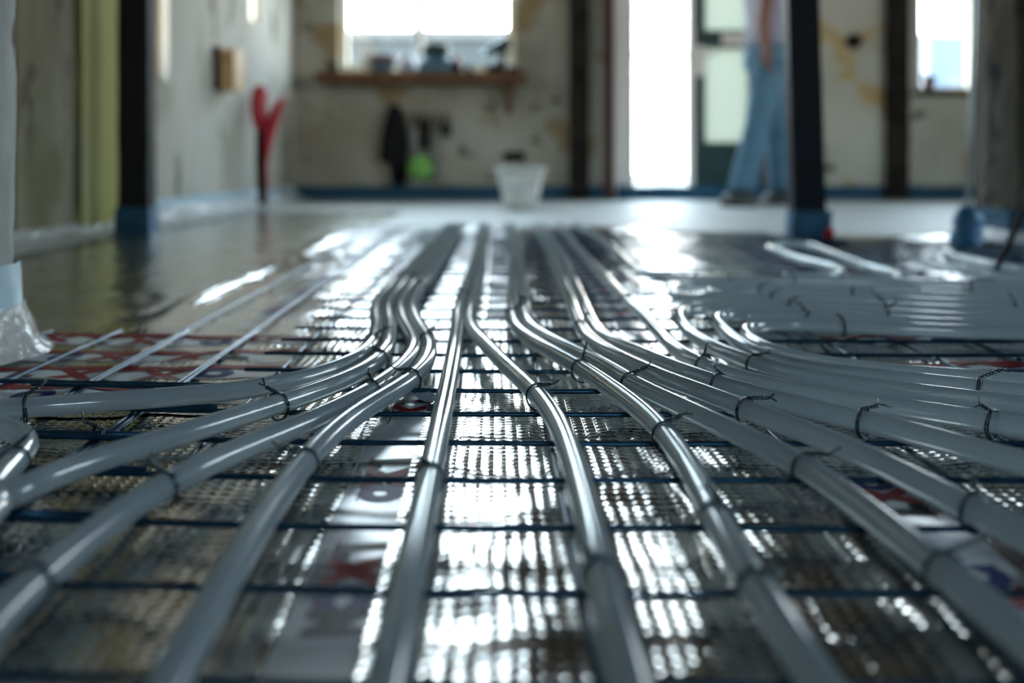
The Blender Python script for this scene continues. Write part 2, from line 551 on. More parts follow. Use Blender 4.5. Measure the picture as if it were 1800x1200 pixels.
# upright timbers on the back wall
for k, (x0, x1, lab) in enumerate(((0.54, 0.677, 'dark timber upright on the back wall between window and door'),
                                  (2.85, 2.99, 'dark timber upright on the yellowed wall left of the far right window'))):
    tag(rough_box('timber_upright', x0, x1, YB - 0.09, YB - 0.004, 0.0, 2.54, M['dark_wood'], 0.006, 0.03, seed=k * 5), lab, 'timber')

# blue edge strips round the room, with a loose film flap at the left wall
def edge_strip(name_label, pts, hgt=0.098, th=0.008, side=1, mat=None):
    v, f = [], []
    for (x, y, nx, ny) in pts:
        w = 0.003 * math.sin(x * 17 + y * 13)
        for (t, z) in ((0, -0.005), (th, -0.005), (th, hgt + w), (0, hgt + w)):
            v.append((x + nx * (t + 0.002 + abs(w)), y + ny * (t + 0.002 + abs(w)), z))
    m = len(pts)
    for i in range(m - 1):
        for k in range(4):
            k2 = (k + 1) % 4
            f.append((i * 4 + k, i * 4 + k2, (i + 1) * 4 + k2, (i + 1) * 4 + k))
    f += [(0, 1, 2, 3), tuple((m - 1) * 4 + k for k in range(4))]
    return MB().add(v, f).build('edge_strip', mat or M['shaded_foam'])
def run(p0, p1, nx, ny, n=30):
    return [(p0[0] + (p1[0] - p0[0]) * i / n, p0[1] + (p1[1] - p0[1]) * i / n, nx, ny) for i in range(n + 1)]
es = empty('edge_strip', (XL, 2.0, 0))
tag(es, 'pale blue foam edge strip along the foot of the left wall', 'edge strip')
o = edge_strip('', run((XL, YF + 0.05), (XL, YB - 0.03), 1, 0, 60)); o.name = 'foam_strip'; o.data.materials[0] = M['pale_wrap']
rel(es, o)
v, f = [], []
nu, nv_ = 130, 7
for i in range(nu + 1):
    y = 2.2 + (YB - 2.3) * i / nu
    for j in range(nv_):
        t = j / (nv_ - 1)
        q = noise.noise(Vector((y * 9, t * 4, 2)))
        x = XL + 0.016 + t * (0.17 + 0.07 * noise.noise(Vector((y * 3, 0, 5))))
        z = max(0.0035, 0.060 * (1 - t) ** 2 + 0.040 * abs(q) * (1 - t * 0.5))
        v.append((x, y, z))
for i in range(nu):
    for j in range(nv_ - 1):
        f.append((i * nv_ + j, (i + 1) * nv_ + j, (i + 1) * nv_ + j + 1, i * nv_ + j + 1))
rel(es, MB().add(v, f).build('film_flap', M['film'], None, True))
tag(edge_strip('', run((XL + 0.02, YB), (0.86, YB), 0, -1)), 'blue edge strip with shade in its colour along the back wall under the shelf window', 'edge strip')
o = edge_strip('', run((0.88, YB - 0.06), (2.06, YB - 0.06), 0, -1, 20), 0.10); tag(o, 'blue edge strip across the threshold of the glazed door', 'edge strip')
tag(edge_strip('', run((2.08, YB), (XR - 0.02, YB), 0, -1)), 'blue edge strip along the yellowed wall behind the steel post', 'edge strip')
tag(edge_strip('', run((XR, YF + 0.05), (XR, YB - 0.03), -1, 0, 40)), 'blue edge strip along the foot of the right wall', 'edge strip')

# ------------------------------------------------------------------ foil sheets on the floor
WV = []
for lam, amp, cnt in ((0.42, 0.0012, 4), (0.17, 0.0008, 5), (0.08, 0.00050, 6), (0.045, 0.00022, 6)):
    for k in range(cnt):
        an = rng.uniform(0, math.pi)
        l = lam * rng.uniform(0.8, 1.25)
        WV.append((math.cos(an) * 2 * math.pi / l, math.sin(an) * 2 * math.pi / l, rng.uniform(0, 6.28), amp * rng.uniform(0.6, 1.1)))
def hf(x, y):
    x = np.asarray(x, float); y = np.asarray(y, float)
    wx = x + 0.02 * np.sin(y * 9 + 1) + 0.008 * np.sin(y * 31 + x * 12)
    wy = y + 0.02 * np.sin(x * 11 + 2) + 0.008 * np.sin(x * 27 - y * 14)
    h = np.zeros_like(wx)
    for (kx, ky, ph, am) in WV:
        h = h + am * np.sin(wx * kx + wy * ky + ph)
    base = -0.0016 + 0.0030 * np.tanh(h * 0.85 / 0.0030)
    # the crosswise printed lengths are more crumpled than the rest
    sm = lambda t: np.clip(t, 0, 1)
    mk = sm((x - 0.45) / 0.05) * sm((y - 1.14) / 0.03) * sm((1.58 - y) / 0.03) + 0.6 * sm((-0.24 - x) / 0.04) * sm((y - 1.0) / 0.03) * sm((1.45 - y) / 0.03)
    cr = np.sin(wx * 97 + 3 * np.sin(wy * 31)) + np.sin(wy * 118 + 2.4 * np.sin(wx * 26)) + np.sin(wx * 61 - wy * 83)
    return base + mk * (0.0007 * cr - 0.0008)

def sheet(x0, x1, y0, y1, z, mat, step=0.011, lift=None):
    nx, ny = int((x1 - x0) / step), int((y1 - y0) / step)
    X, Y = np.meshgrid(np.linspace(x0, x1, nx + 1), np.linspace(y0, y1, ny + 1))
    Z = hf(X, Y) + z
    ex = 0.004 * np.sin(Y * 23) + 0.003 * np.sin(Y * 61)
    X = X + ex * (np.abs(X - (x0 + x1) / 2) / ((x1 - x0) / 2)) ** 8
    if lift is not None:
        Z = Z + lift(X, Y)
    vv = np.stack([X, Y, Z], -1).reshape(-1, 3)
    me = bpy.data.meshes.new('foil_sheet')
    idx = np.arange((nx + 1) * (ny + 1)).reshape(ny + 1, nx + 1)
    ff = np.stack([idx[:-1, :-1], idx[:-1, 1:], idx[1:, 1:], idx[1:, :-1]], -1).reshape(-1, 4)
    me.vertices.add(len(vv)); me.vertices.foreach_set('co', vv.ravel())
    me.loops.add(ff.size); me.loops.foreach_set('vertex_index', ff.ravel().astype(np.int32))
    me.polygons.add(len(ff)); me.polygons.foreach_set('loop_start', np.arange(0, ff.size, 4, dtype=np.int32))
    me.update(); me.validate()
    me.materials.append(mat)
    me.polygons.foreach_set('use_smooth', [True] * len(me.polygons))
    o = bpy.data.objects.new('foil_sheet', me)
    COL.objects.link(o)
    return o

S_left = sheet(XL + 0.03, -0.50, 1.30, 5.4, -0.0012, M['film_floor'], 0.016)
tag(S_left, 'smooth dark foil without threads on the floor beside the left wall', 'foil')
def lip(X, Y):
    return 0.012 * np.exp(-((X + 0.545) / 0.020) ** 2) * np.clip((Y - 1.5) * 3, 0, 1) * (0.6 + 0.4 * np.sin(Y * 4.1))
S_mid = sheet(-0.60, 0.62, 0.12, 4.05, -0.0004, M['foil'], 0.0105, lip)
tag(S_mid, 'thread-reinforced silver foil under the bundle of pipes in the middle', 'foil')
S_right = sheet(0.58, 2.3, 0.12, 3.5, 0.0002, M['foil'], 0.014)
tag(S_right, 'thread-reinforced silver foil under the pipes fanning out to the right', 'foil')
S_near = sheet(-1.42, -0.57, 0.12, 1.0, 0.0002, M['foil'], 0.012)
tag(S_near, 'thread-reinforced silver foil in the near left corner under the pipe bend', 'foil')
S_pl = sheet(-1.42, -0.22, 0.98, 1.47, 0.0010, M['foil'], 0.011)
tag(S_pl, 'crosswise foil covered in red and blue print behind the leftmost pipe', 'foil')
S_pr = sheet(0.42, 2.25, 1.12, 1.60, 0.0010, M['foil'], 0.013)
tag(S_pr, 'crosswise foil with dark red print in front of the crosswise pipes on the right', 'foil')

# flat print on the foil
def conform(me_v, off):
    return [(x, y, float(hf(x, y)) + off) for (x, y, z) in me_v]
_txt = {}
def text_mesh(body, size, bold):
    key = (body, size, bold)
    if key in _txt: return _txt[key]
    cu = bpy.data.curves.new('t', 'FONT')
    cu.body = body
    cu.size = size
    cu.align_x = 'CENTER'; cu.align_y = 'CENTER'
    cu.offset = bold
    cu.resolution_u = 3
    ob = bpy.data.objects.new('t', cu)
    COL.objects.link(ob)
    dg = bpy.context.evaluated_depsgraph_get()
    me = bpy.data.meshes.new_from_object(ob.evaluated_get(dg))
    COL.objects.unlink(ob)
    bpy.data.objects.remove(ob)
    bm = bmesh.new(); bm.from_mesh(me)
    if size > 0.02:
        for ax in (0, 1):
            for k in range(-4, 5):
                no = (1, 0, 0) if ax == 0 else (0, 1, 0)
                co = (k * 0.008, 0, 0) if ax == 0 else (0, k * 0.008, 0)
                bmesh.ops.bisect_plane(bm, geom=list(bm.verts) + list(bm.edges) + list(bm.faces), plane_co=co, plane_no=no)
    vs_ = [tuple(v.co) for v in bm.verts]
    for i, v in enumerate(bm.verts): v.index = i
    fs_ = [tuple(v.index for v in fc.verts) for fc in bm.faces]
    bm.free(); bpy.data.meshes.remove(me)
    _txt[key] = (vs_, fs_)
    return _txt[key]
def letter(body, x, y, ang, size, mat, parent, off, stretch=(1, 1), bold=0.0012, name='printed_letter'):
    vs_, fs_ = text_mesh(body, size, bold)
    c, s = math.cos(ang), math.sin(ang)
    pts = []
    for (u, w, _) in vs_:
        u, w = u * stretch[0], w * stretch[1]
        pts.append((x + u * c - w * s, y + u * s + w * c, 0))
    return MB().add(conform(pts, off), fs_).build(name, mat, parent)
def band_mesh(name, x0, x1, y0, y1, off, mat, parent, step=0.012):
    nx, ny = max(2, int((x1 - x0) / step)), max(2, int((y1 - y0) / step))
    v = [(x0 + (x1 - x0) * i / nx, y0 + (y1 - y0) * j / ny, 0) for j in range(ny + 1) for i in range(nx + 1)]
    f = [(j * (nx + 1) + i, j * (nx + 1) + i + 1, (j + 1) * (nx + 1) + i + 1, (j + 1) * (nx + 1) + i) for j in range(ny) for i in range(nx)]
    return MB().add(conform(v, off), f).build(name, mat, parent, True)
INK = {'L': 'ink_black', 'N': 'ink_black', 'X': 'ink_red', 'C': 'ink_blue', 'O': 'ink_blue'}
def band_y(sheet_o, zs, x0, x1, y0, y1, groups, flip=1, small=True):
    """printed band along y; groups = list of (y of first letter, string from far to near)"""
    b = band_mesh('printed_band', x0, x1, y0, y1, zs + 0.0005, M['ink_white'], sheet_o)
    xc = (x0 + x1) / 2
    for (yy, wd) in groups:
        for k, ch in enumerate(wd):
            letter(ch, xc + 0.003 * flip, yy - k * 0.033, -math.pi / 2 * flip, 0.040, M[INK[ch]], b, zs + 0.0010, (1.0, 0.95), 0.0045)
        if small:
            xs = x0 + 0.0055 if flip > 0 else x1 - 0.0055
            letter('FLOOR HEATING', xs, yy - 0.035, -math.pi / 2 * flip, 0.0095, M['ink_black'], b, zs + 0.0010, (1, 1), 0.0001, 'printed_line')
            xr = x0 + 0.0115 if flip > 0 else x1 - 0.0115
            band_mesh('red_rule', xr - 0.0007, xr + 0.0007, yy - 0.085, yy + 0.018, zs + 0.0010, M['ink_red'], b, 0.006)
    return b
def band_x(sheet_o, zs, y0, y1, x0, x1, word='LXOC'):
    b = band_mesh('printed_band', x0, x1, y0, y1, zs + 0.0005, M['ink_white'], sheet_o)
    band_mesh('red_bar', x0, x1, y1 + 0.004, y1 + 0.026, zs + 0.0010, M['ink_red'], b)
    x = x0 + 0.05
    k = 0
    while x < x1 - 0.04:
        ch = word[k % len(word)]
        letter(ch, x, (y0 + y1) / 2, 0, 0.050, M[INK[ch]], b, zs + 0.0010, (1.05, 0.95), 0.0042)
        x += 0.062 if (k + 1) % len(word) else 0.10
        k += 1
    return b
band_y(S_mid, -0.0004, -0.114, -0.069, 0.16, 1.12, [(1.035, 'LX'), (0.820, 'LXO'), (0.640, 'LXCN'), (0.42, 'LXC')], 1)
band_y(S_mid, -0.0004, 0.276, 0.320, 0.16, 0.80, [(0.775, 'CXL'), (0.600, 'CXL'), (0.42, 'CXL')], -1)
band_y(S_mid, -0.0004, -0.395, -0.350, 1.50, 3.4, [(3.2 - 0.24 * k, 'LXOC') for k in range(7)], 1, False)
band_y(S_mid, -0.0004, -0.012, 0.030, 1.62, 3.3, [(3.2 - 0.3 * k, 'NC') for k in range(5)], 1, False)
band_y(S_mid, -0.0004, 0.190, 0.240, 1.40, 3.7, [(3.5 - 0.15 * k, 'NXOC') for k in range(13)], 1, False)
band_y(S_right, 0.0002, 0.70, 0.76, 1.9, 3.3, [(3.1 - 0.17 * k, 'NXOC') for k in range(7)], 1, False)
for (y0, y1, w_) in ((1.03, 1.085, 'CXLO'), (1.145, 1.19, 'XOLX'), (1.255, 1.30, 'XLCX'), (1.37, 1.42, 'OXLX')):
    band_x(S_pl, 0.0010, y0, y1, -1.3, -0.245, w_)
for (y0, y1, w_) in ((1.16, 1.215, 'XLOC'), (1.37, 1.42, 'LXCX')):
    band_x(S_pr, 0.0010, y0, y1, 0.46, 1.7, w_)

# loose torn flap of the printed band beside the pipes
v, f = [], []
nn = 10
for i in range(nn + 1):
    for j in range(nn + 1):
        u, w = i / nn, j / nn
        x = -0.098 + 0.052 * u - 0.006 * w
        y = 1.015 + 0.050 * w + 0.008 * math.sin(u * 4)
        z = 0.003 + 0.020 * (1 - u) ** 1.5 * (0.35 + 0.65 * w) + 0.003 * math.sin(u * 9 + w * 5)
        v.append((x, y, max(0.0028, z)))
for i in range(nn):
    for j in range(nn):
        q = i * (nn + 1) + j
        f.append((q, q + nn + 1, q + nn + 2, q + 1))
MB().add(v, f).build('torn_flap', M['paper'], S_mid, True)

# ------------------------------------------------------------------ reinforcing mesh: every wire a part
WR = 0.0025
def bow(x):
    return 0.10 * (math.sqrt(x * x + 0.04) - 0.2) if x < 0 else 0.0
def mat_of_wires(label, x0, x1, y0, y1, yoff=0.0, zoff=0.0, xoff=0.0, ycross=99, xfar=None):
    root = empty('reinforcing_mesh', ((x0 + x1) / 2, y0, 0))
    tag(root, label, 'wire mesh')
    y = 0.549 + yoff - 0.0985 * 4
    while y < y1:
        if y0 < y < ycross:
            n = 12
            xs0 = xfar if (xfar is not None and y > 1.08) else x0 - 0.03
            pts = []
            for i in range(n + 1):
                x = xs0 + (x1 + 0.03 - xs0) * i / n
                pts.append((x, y + bow(x) + 0.0012 * math.sin(x * 14 + y * 40), 0.0092 + zoff + 0.0004 * math.sin(x * 21 + y * 9)))
            rel(root, MB().tube(pts, WR, 6).build('wire', M['wire'], None, True))
        y += 0.0985
    k = math.ceil((x0 - 0.049 - xoff) / 0.1)
    while 0.049 + k * 0.1 + xoff < x1:
        x = 0.049 + k * 0.1 + xoff
        n = 8
        pts = [(x + 0.0012 * math.sin(i * 2.1 + x * 30), y0 - 0.02 + (y1 - y0 + 0.05) * i / n, 0.0044 + zoff) for i in range(n + 1)]
        rel(root, MB().tube(pts, WR, 6).build('wire', M['wire'], None, True))
        k += 1
    return root
mat_of_wires('welded steel wire mesh under the middle pipes', -0.47, 0.93, 0.14, 3.55, xfar=-0.29)
mat_of_wires('welded steel wire mesh at the left, overlapping the middle mesh', -1.40, -0.30, 0.14, 1.42, 0.012, 0.0, 0.006, ycross=1.06)
mat_of_wires('welded steel wire mesh under the pipes at the far right', 0.90, 2.2, 0.14, 3.2, 0.010, 0.0, 0.006)

# ------------------------------------------------------------------ heating pipes
PR, PZ = 0.0096, 0.0216
PIPES = [
 ('A', 'milky heating pipe bending to the left edge, uppermost of the left bundle',
  [(787, 395), (778, 410), (770, 425), (740, 452), (710, 480), (680, 510), (664, 535), (662, 575), (658, 598), (647, 617), (617, 638), (560, 659), (500, 673), (430, 686), (350, 696), (300, 698), (200, 706), (100, 714), (0, 719), (-120, 723), (-300, 726)]),
 ('B', 'milky heating pipe bending to the left edge, second of the left bundle',
  [(797, 395), (777, 420), (755, 452), (725, 482), (697, 515), (684, 532), (686, 570), (684, 600), (674, 625), (645, 650), (600, 671), (540, 694), (487, 711), (400, 740), (300, 770), (200, 797), (100, 828), (25, 858), (-80, 900), (-220, 960)]),
 ('C', 'milky heating pipe sweeping down to the lower left corner',
  [(806, 395), (780, 425), (765, 450), (742, 485), (716, 515), (702, 542), (712, 567), (727, 592), (730, 612), (715, 637), (690, 660), (625, 702), (550, 740), (475, 770), (400, 797), (330, 828), (248, 873), (175, 929), (87, 998), (29, 1052), (-30, 1110), (-130, 1220), (-250, 1370)]),
 ('D', 'clear heating pipe curving from the left bundle to the lower left foreground',
  [(816, 395), (789, 425), (774, 452), (754, 487), (734, 512), (722, 542), (735, 570), (752, 600), (755, 625), (742, 650), (700, 683), (650, 713), (600, 748), (550, 794), (512, 840), (480, 882), (452, 928), (423, 975), (390, 1030), (364, 1075), (325, 1150), (291, 1215), (200, 1400)]),
 ('E', 'straight clear heating pipe running to the camera just left of centre',
  [(846, 395), (837, 442), (827, 485), (816, 520), (806, 555), (801, 592), (796, 630), (789, 667), (775, 740), (763, 800), (748, 870), (733, 945), (715, 1030), (699, 1100), (680, 1200), (640, 1400)]),
 ('F', 'clear heating pipe parting from the straight one and bending right of centre',
  [(855, 395), (848, 442), (840, 485), (831, 520), (823, 550), (826, 567), (837, 587), (862, 615), (887, 640), (930, 677), (955, 705), (985, 752), (1007, 807), (1027, 877), (1045, 952), (1062, 1040), (1090, 1140), (1112, 1205), (1160, 1380)]),
 ('G', 'clear heating pipe sweeping to the bottom right of centre with three wire ties',
  [(890, 395), (896, 425), (901, 455), (903, 492), (902, 530), (901, 556), (908, 574), (925, 592), (962, 616), (1000, 635), (1050, 664), (1110, 708), (1150, 742), (1185, 782), (1220, 832), (1250, 892), (1280, 952), (1310, 1004), (1350, 1067), (1400, 1140), (1450, 1210), (1560, 1390)]),
 ('H', 'milky heating pipe crossing the printed sticker at the lower right',
  [(900, 395), (908, 425), (914, 455), (919, 492), (922, 530), (923, 552), (932, 571), (950, 587), (987, 608), (1037, 632), (1075, 650), (1125, 682), (1200, 716), (1275, 754), (1350, 786), (1400, 808), (1437, 830), (1525, 897), (1600, 957), (1675, 1020), (1750, 1080), (1830, 1145), (1960, 1260)]),
 ('I', 'milky heating pipe leaving the right edge lowest, above the printed sticker',
  [(940, 395), (952, 415), (970, 447), (985, 485), (1000, 520), (1012, 552), (1024, 580), (1042, 602), (1070, 622), (1112, 642), (1150, 658), (1200, 677), (1275, 704), (1325, 727), (1400, 754), (1500, 790), (1550, 814), (1625, 851), (1687, 882), (1737, 906), (1800, 942), (1900, 1000), (2050, 1085)]),
 ('J', 'milky heating pipe leaving the right edge second from the bottom',
  [(953, 395), (966, 415), (988, 447), (1004, 485), (1018, 515), (1030, 545), (1044, 572), (1060, 592), (1088, 608), (1125, 623), (1162, 638), (1225, 661), (1325, 692), (1400, 714), (1475, 731), (1575, 754), (1675, 780), (1800, 812), (1900, 840), (2080, 890)]),
 ('K', 'milky heating pipe leaving the right edge third from the bottom',
  [(985, 395), (1000, 415), (1022, 442), (1042, 465), (1070, 495), (1100, 527), (1132, 553), (1160, 586), (1187, 615), (1212, 632), (1240, 644), (1275, 658), (1350, 677), (1425, 692), (1500, 707), (1650, 728), (1800, 751), (1950, 775), (2100, 798)]),
 ('L', 'milky heating pipe turning back in a bend below the crosswise pipes, nearer one',
  [(2500, 574), (1900, 564), (1700, 560), (1500, 554), (1380, 548), (1290, 541), (1230, 541), (1200, 548), (1195, 560), (1207, 580), (1230, 597), (1262, 615), (1300, 631), (1350, 648), (1400, 662), (1525, 679), (1650, 694), (1800, 713), (2000, 738)]),
 ('M', 'milky heating pipe turning back in a bend below the crosswise pipes, further one',
  [(2500, 584), (1900, 575), (1700, 571), (1500, 565), (1400, 559), (1330, 552), (1285, 549), (1260, 556), (1262, 568), (1280, 588), (1307, 608), (1337, 625), (1375, 640), (1420, 650), (1525, 662), (1625, 673), (1800, 692), (2000, 712)]),
 ('N', 'milky heating pipe turning back closest to the printed foil on the right',
  [(2500, 592), (1900, 586), (1700, 582), (1550, 577), (1420, 571), (1350, 567), (1320, 571), (1307, 583), (1322, 600), (1350, 616), (1385, 630), (1440, 641), (1525, 650), (1625, 658), (1800, 670), (2000, 682), (2300, 698)]),
 ('O', 'heating pipe swinging right from the middle into the crosswise run',
  [(1010, 393), (1035, 405), (1058, 420), (1082, 440), (1106, 465), (1135, 482), (1180, 489), (1250, 492), (1400, 495), (1600, 499), (1900, 504), (2500, 512)]),
 ('R1', 'outer hairpin heating pipe of the crosswise run on the right',
  [(2500, 523), (1900, 516), (1600, 511), (1400, 505), (1250, 501), (1200, 503), (1180, 511), (1186, 522), (1215, 529), (1300, 533), (1400, 538), (1600, 545), (1900, 552), (2500, 562)]),
 ('R2', 'inner hairpin heating pipe of the crosswise run on the right',
  [(2500, 538), (1900, 528), (1600, 521), (1400, 514), (1300, 511), (1250, 511), (1230, 515), (1245, 521), (1320, 524), (1400, 527), (1600, 533), (1900, 540), (2500, 551)]),
 ('S1', 'looped heating pipe in front of the foot of the black steel post',
  [(1380, 486), (1420, 486), (1462, 484), (1482, 479), (1474, 472), (1450, 466), (1400, 453), (1362, 440), (1352, 433), (1375, 428), (1425, 431), (1468, 447), (1520, 466), (1565, 478), (1588, 484), (1580, 489), (1540, 491), (1490, 490)]),
 ('S3', 'slanting heating pipe near the foot of the leaning black rod',
  [(1600, 452), (1640, 463), (1690, 474), (1760, 486), (1900, 497), (2300, 508)]),
 ('S4', 'slanting heating pipe nearest the brown pillar',
  [(1660, 446), (1720, 460), (1800, 474), (1950, 485), (2300, 497)]),
 ('T', 'clear pipe bend with a tight hairpin turn at the left edge',
  [(-260, 738), (-120, 742), (-40, 743), (10, 745), (45, 750), (64, 764), (60, 784), (38, 800), (12, 820), (-8, 850), (-30, 900), (-70, 980)]),
]
def catmull(pts, per=24):
    out = []
    p = [pts[0]] + pts + [pts[-1]]
    for i in range(1, len(p) - 2):
        p0, p1, p2, p3 = (np.array(q, float) for q in p[i - 1:i + 3])
        for k in range(per):
            t = k / per
            out.append(0.5 * ((2 * p1) + (-p0 + p2) * t + (2 * p0 - 5 * p1 + 4 * p2 - p3) * t * t + (-p0 + 3 * p1 - 3 * p2 + p3) * t ** 3))
    out.append(np.array(pts[-1], float))
    return out
def resample(a, step):
    a = np.asarray(a)
    d = np.concatenate([[0], np.cumsum(np.linalg.norm(np.diff(a, axis=0), axis=1))])
    n = max(4, int(d[-1] / step))
    s = np.linspace(0, d[-1], n + 1)
    return np.stack([np.interp(s, d, a[:, k]) for k in range(a.shape[1])], 1)
paths = {}
for (k, lab, px) in PIPES:
    w = np.array([P(q[0], q[1], PZ)[:2] for q in catmull(px)])
    w = resample(w, 0.012)
    for it in range(14):
        w[1:-1] = w[1:-1] * 0.5 + (w[:-2] + w[2:]) * 0.25
    paths[k] = resample(w, 0.012)
# neighbouring pipes lie side by side, not inside one another
keys = list(paths)
for it in range(30):
    allp = np.concatenate([paths[k] for k in keys])
    pid = np.concatenate([np.full(len(paths[k]), i) for i, k in enumerate(keys)])
    mv = np.zeros_like(allp)
    for i, k in enumerate(keys):
        a = paths[k]
        oth = allp[pid != i]
        d = a[:, None, :] - oth[None, :, :]
        r = np.linalg.norm(d, axis=2)
        j = r.argmin(1)
        rm = r[np.arange(len(a)), j]
        push = np.where(rm < 2.06 * PR, (2.06 * PR - rm) * 0.35, 0)
        dv = d[np.arange(len(a)), j] / np.maximum(rm, 1e-4)[:, None]
        mv[pid == i] = dv * push[:, None]
    st = 0
    for i, k in enumerate(keys):
        n = len(paths[k])
        paths[k] = paths[k] + mv[st:st + n]
        st += n
        w = paths[k]
        w[1:-1] = w[1:-1] * 0.8 + (w[:-2] + w[2:]) * 0.1
pipe_pts = {}
LABELS = {}
for (k, lab, px) in PIPES:
    w = paths[k]
    pts = [Vector((p[0], p[1], PZ + 0.0006 * math.sin(i * 0.21 + len(k)))) for i, p in enumerate(w)]
    pipe_pts[k] = pts
    LABELS[k] = lab
    o = MB().tube(pts, PR, 16).build('heating_pipe', M['pipe'], None, True)
    tag(o, lab, 'pipe', 'heating pipes tied to the wire mesh')

# ------------------------------------------------------------------ wire ties
TIES = [('A', 52, 710), ('B', 487, 708), ('C', 655, 690), ('C', 280, 852), ('D', 530, 815), ('F', 945, 695), ('G', 1180, 760), ('H', 1425, 815),
        ('I', 1308, 722), ('J', 1508, 738), ('K', 1755, 745), ('J', 1262, 672), ('K', 1237, 643), ('L', 1322, 640), ('E', 758, 840), ('G', 1022, 645),
        ('H', 1110, 672), ('D', 720, 668), ('B', 668, 630), ('A', 655, 600), ('I', 1712, 890), ('G', 1262, 915), ('G', 1328, 1030), ('C', 62, 1022),
        ('F', 1052, 1010), ('D', 742, 600), ('E', 815, 520), ('G', 902, 553), ('H', 922, 535), ('D', 740, 508), ('M', 1720, 683), ('T', 22, 812),
        ('O', 1289, 494), ('R2', 1338, 513), ('R2', 1358, 525), ('R1', 1380, 537), ('O', 1395, 496), ('L', 1415, 548), ('M', 1420, 560), ('N', 1480, 574),
        ('R2', 1493, 518), ('R2', 1545, 531), ('R1', 1555, 543), ('L', 1556, 556), ('R2', 1780, 537), ('R1', 1700, 513), ('I', 1022, 577), ('K', 1100, 527),
        ('H', 1650, 1000)]
by = {}
for (k, x, y) in TIES: by.setdefault(k, []).append((x, y))
ORD = ['nearest', 'second nearest', 'third nearest', 'fourth nearest', 'fifth nearest']
PHRASE = {
 'A': 'the uppermost pipe of the left bundle', 'B': 'the second pipe of the left bundle', 'C': 'the pipe sweeping to the lower left corner',
 'D': 'the clear pipe curving to the lower left foreground', 'E': 'the straight pipe left of centre', 'F': 'the pipe bending right of centre',
 'G': 'the clear pipe sweeping to the bottom right of centre', 'H': 'the pipe that crosses the printed sticker', 'I': 'the lowest pipe leaving the right edge',
 'J': 'the second lowest pipe leaving the right edge', 'K': 'the third lowest pipe leaving the right edge', 'L': 'the nearer turned-back pipe on the right',
 'M': 'the further turned-back pipe on the right', 'O': 'the pipe swinging into the crosswise run', 'R1': 'the outer crosswise hairpin pipe', 'R2': 'the inner crosswise hairpin pipe', 'N': 'the turned-back pipe closest to the printed foil', 'T': 'the hairpin pipe bend at the left edge'}
def make_tie(center, tang, label, sd, r=PR, low=0.007):
    rd = random.Random(sd)
    root = empty('wire_tie', (center.x, center.y, 0.0))
    tag(root, label, 'wire tie', 'twisted wire ties on the pipes')
    t = Vector((tang.x, tang.y, 0)).normalized()
    sdv = Vector((-t.y, t.x, 0))
    if sdv.y > 0: sdv = -sdv            # towards the camera
    tw = rd.uniform(-0.25, 0.25)
    mb = MB()
    for off in (-0.0011, 0.0011):
        pts = []
        for i in range(29):
            a = 2 * math.pi * i / 28
            cx, cz = math.cos(a) * (r + 0.0012), math.sin(a) * (r + 0.0012)
            if cz < 0: cz *= (r + low) / r * 0.8
            pts.append(center + sdv * cx + Vector((0, 0, cz)) + t * (off + tw * cx + 0.0006 * math.sin(3 * a)))
        mb.tube(pts, 0.00085, 6)
    rel(root, mb.build('loop', M['tie'], None, True))
    # twisted tail on top of the pipe with two cut ends
    a0 = rd.uniform(1.2, 1.9)
    base = center + sdv * math.cos(a0) * (r + 0.001) + Vector((0, 0, math.sin(a0) * (r + 0.0012)))
    dirv = (sdv * rd.uniform(-0.9, -0.2) + t * rd.uniform(-0.8, 0.8) + Vector((0, 0, rd.uniform(0.05, 0.4)))).normalized()
    n1 = dirv.orthogonal().normalized()
    n2 = dirv.cross(n1)
    L = rd.uniform(0.012, 0.020)
    mb = MB()
    for ph in (0, math.pi):
        pts = []
        for i in range(22):
            s = i / 21
            a = ph + s * 2 * math.pi * 2.6
            pts.append(base + dirv * (L * s) + (n1 * math.cos(a) + n2 * math.sin(a)) * 0.0014)
        e = pts[-1]
        en = (dirv + (n1 * math.cos(ph) + n2 * math.sin(ph)) * rd.uniform(0.5, 1.2) + Vector((0, 0, rd.uniform(-0.1, 0.5)))).normalized()
        pts += [e + en * 0.003, e + en * rd.uniform(0.007, 0.013)]
        mb.tube(pts, 0.0008, 5)
    rel(root, mb.build('twisted_tail', M['tie'], None, True))
    return root
def proj(p):
    return (VX + F * p.x / p.y, VY - F * (p.z - H) / p.y)
sd = 0
for k, lst in by.items():
    spots = []
    for (x, y) in lst:
        best = min(range(2, len(pipe_pts[k]) - 2), key=lambda i: (proj(pipe_pts[k][i])[0] - x) ** 2 + 2 * (proj(pipe_pts[k][i])[1] - y) ** 2 if pipe_pts[k][i].y > 0.1 else 1e12)
        spots.append(best)
    spots.sort(key=lambda i: pipe_pts[k][i].length)
    for n, i in enumerate(spots):
        sd += 1
        tg = pipe_pts[k][i + 1] - pipe_pts[k][i - 1]
        lab = ('twisted wire tie on ' + PHRASE[k]) if len(spots) == 1 else ('%s twisted wire tie on %s' % (ORD[n], PHRASE[k]))
        make_tie(pipe_pts[k][i], tg, lab, sd)
p = P(172, 765, 0.008)
make_tie(Vector((p.x, p.y, 0.009)), Vector((0.6, 1, 0)), 'tangled wire tie on a bare crossing of the mesh at the left', 99, 0.006, 0.001)

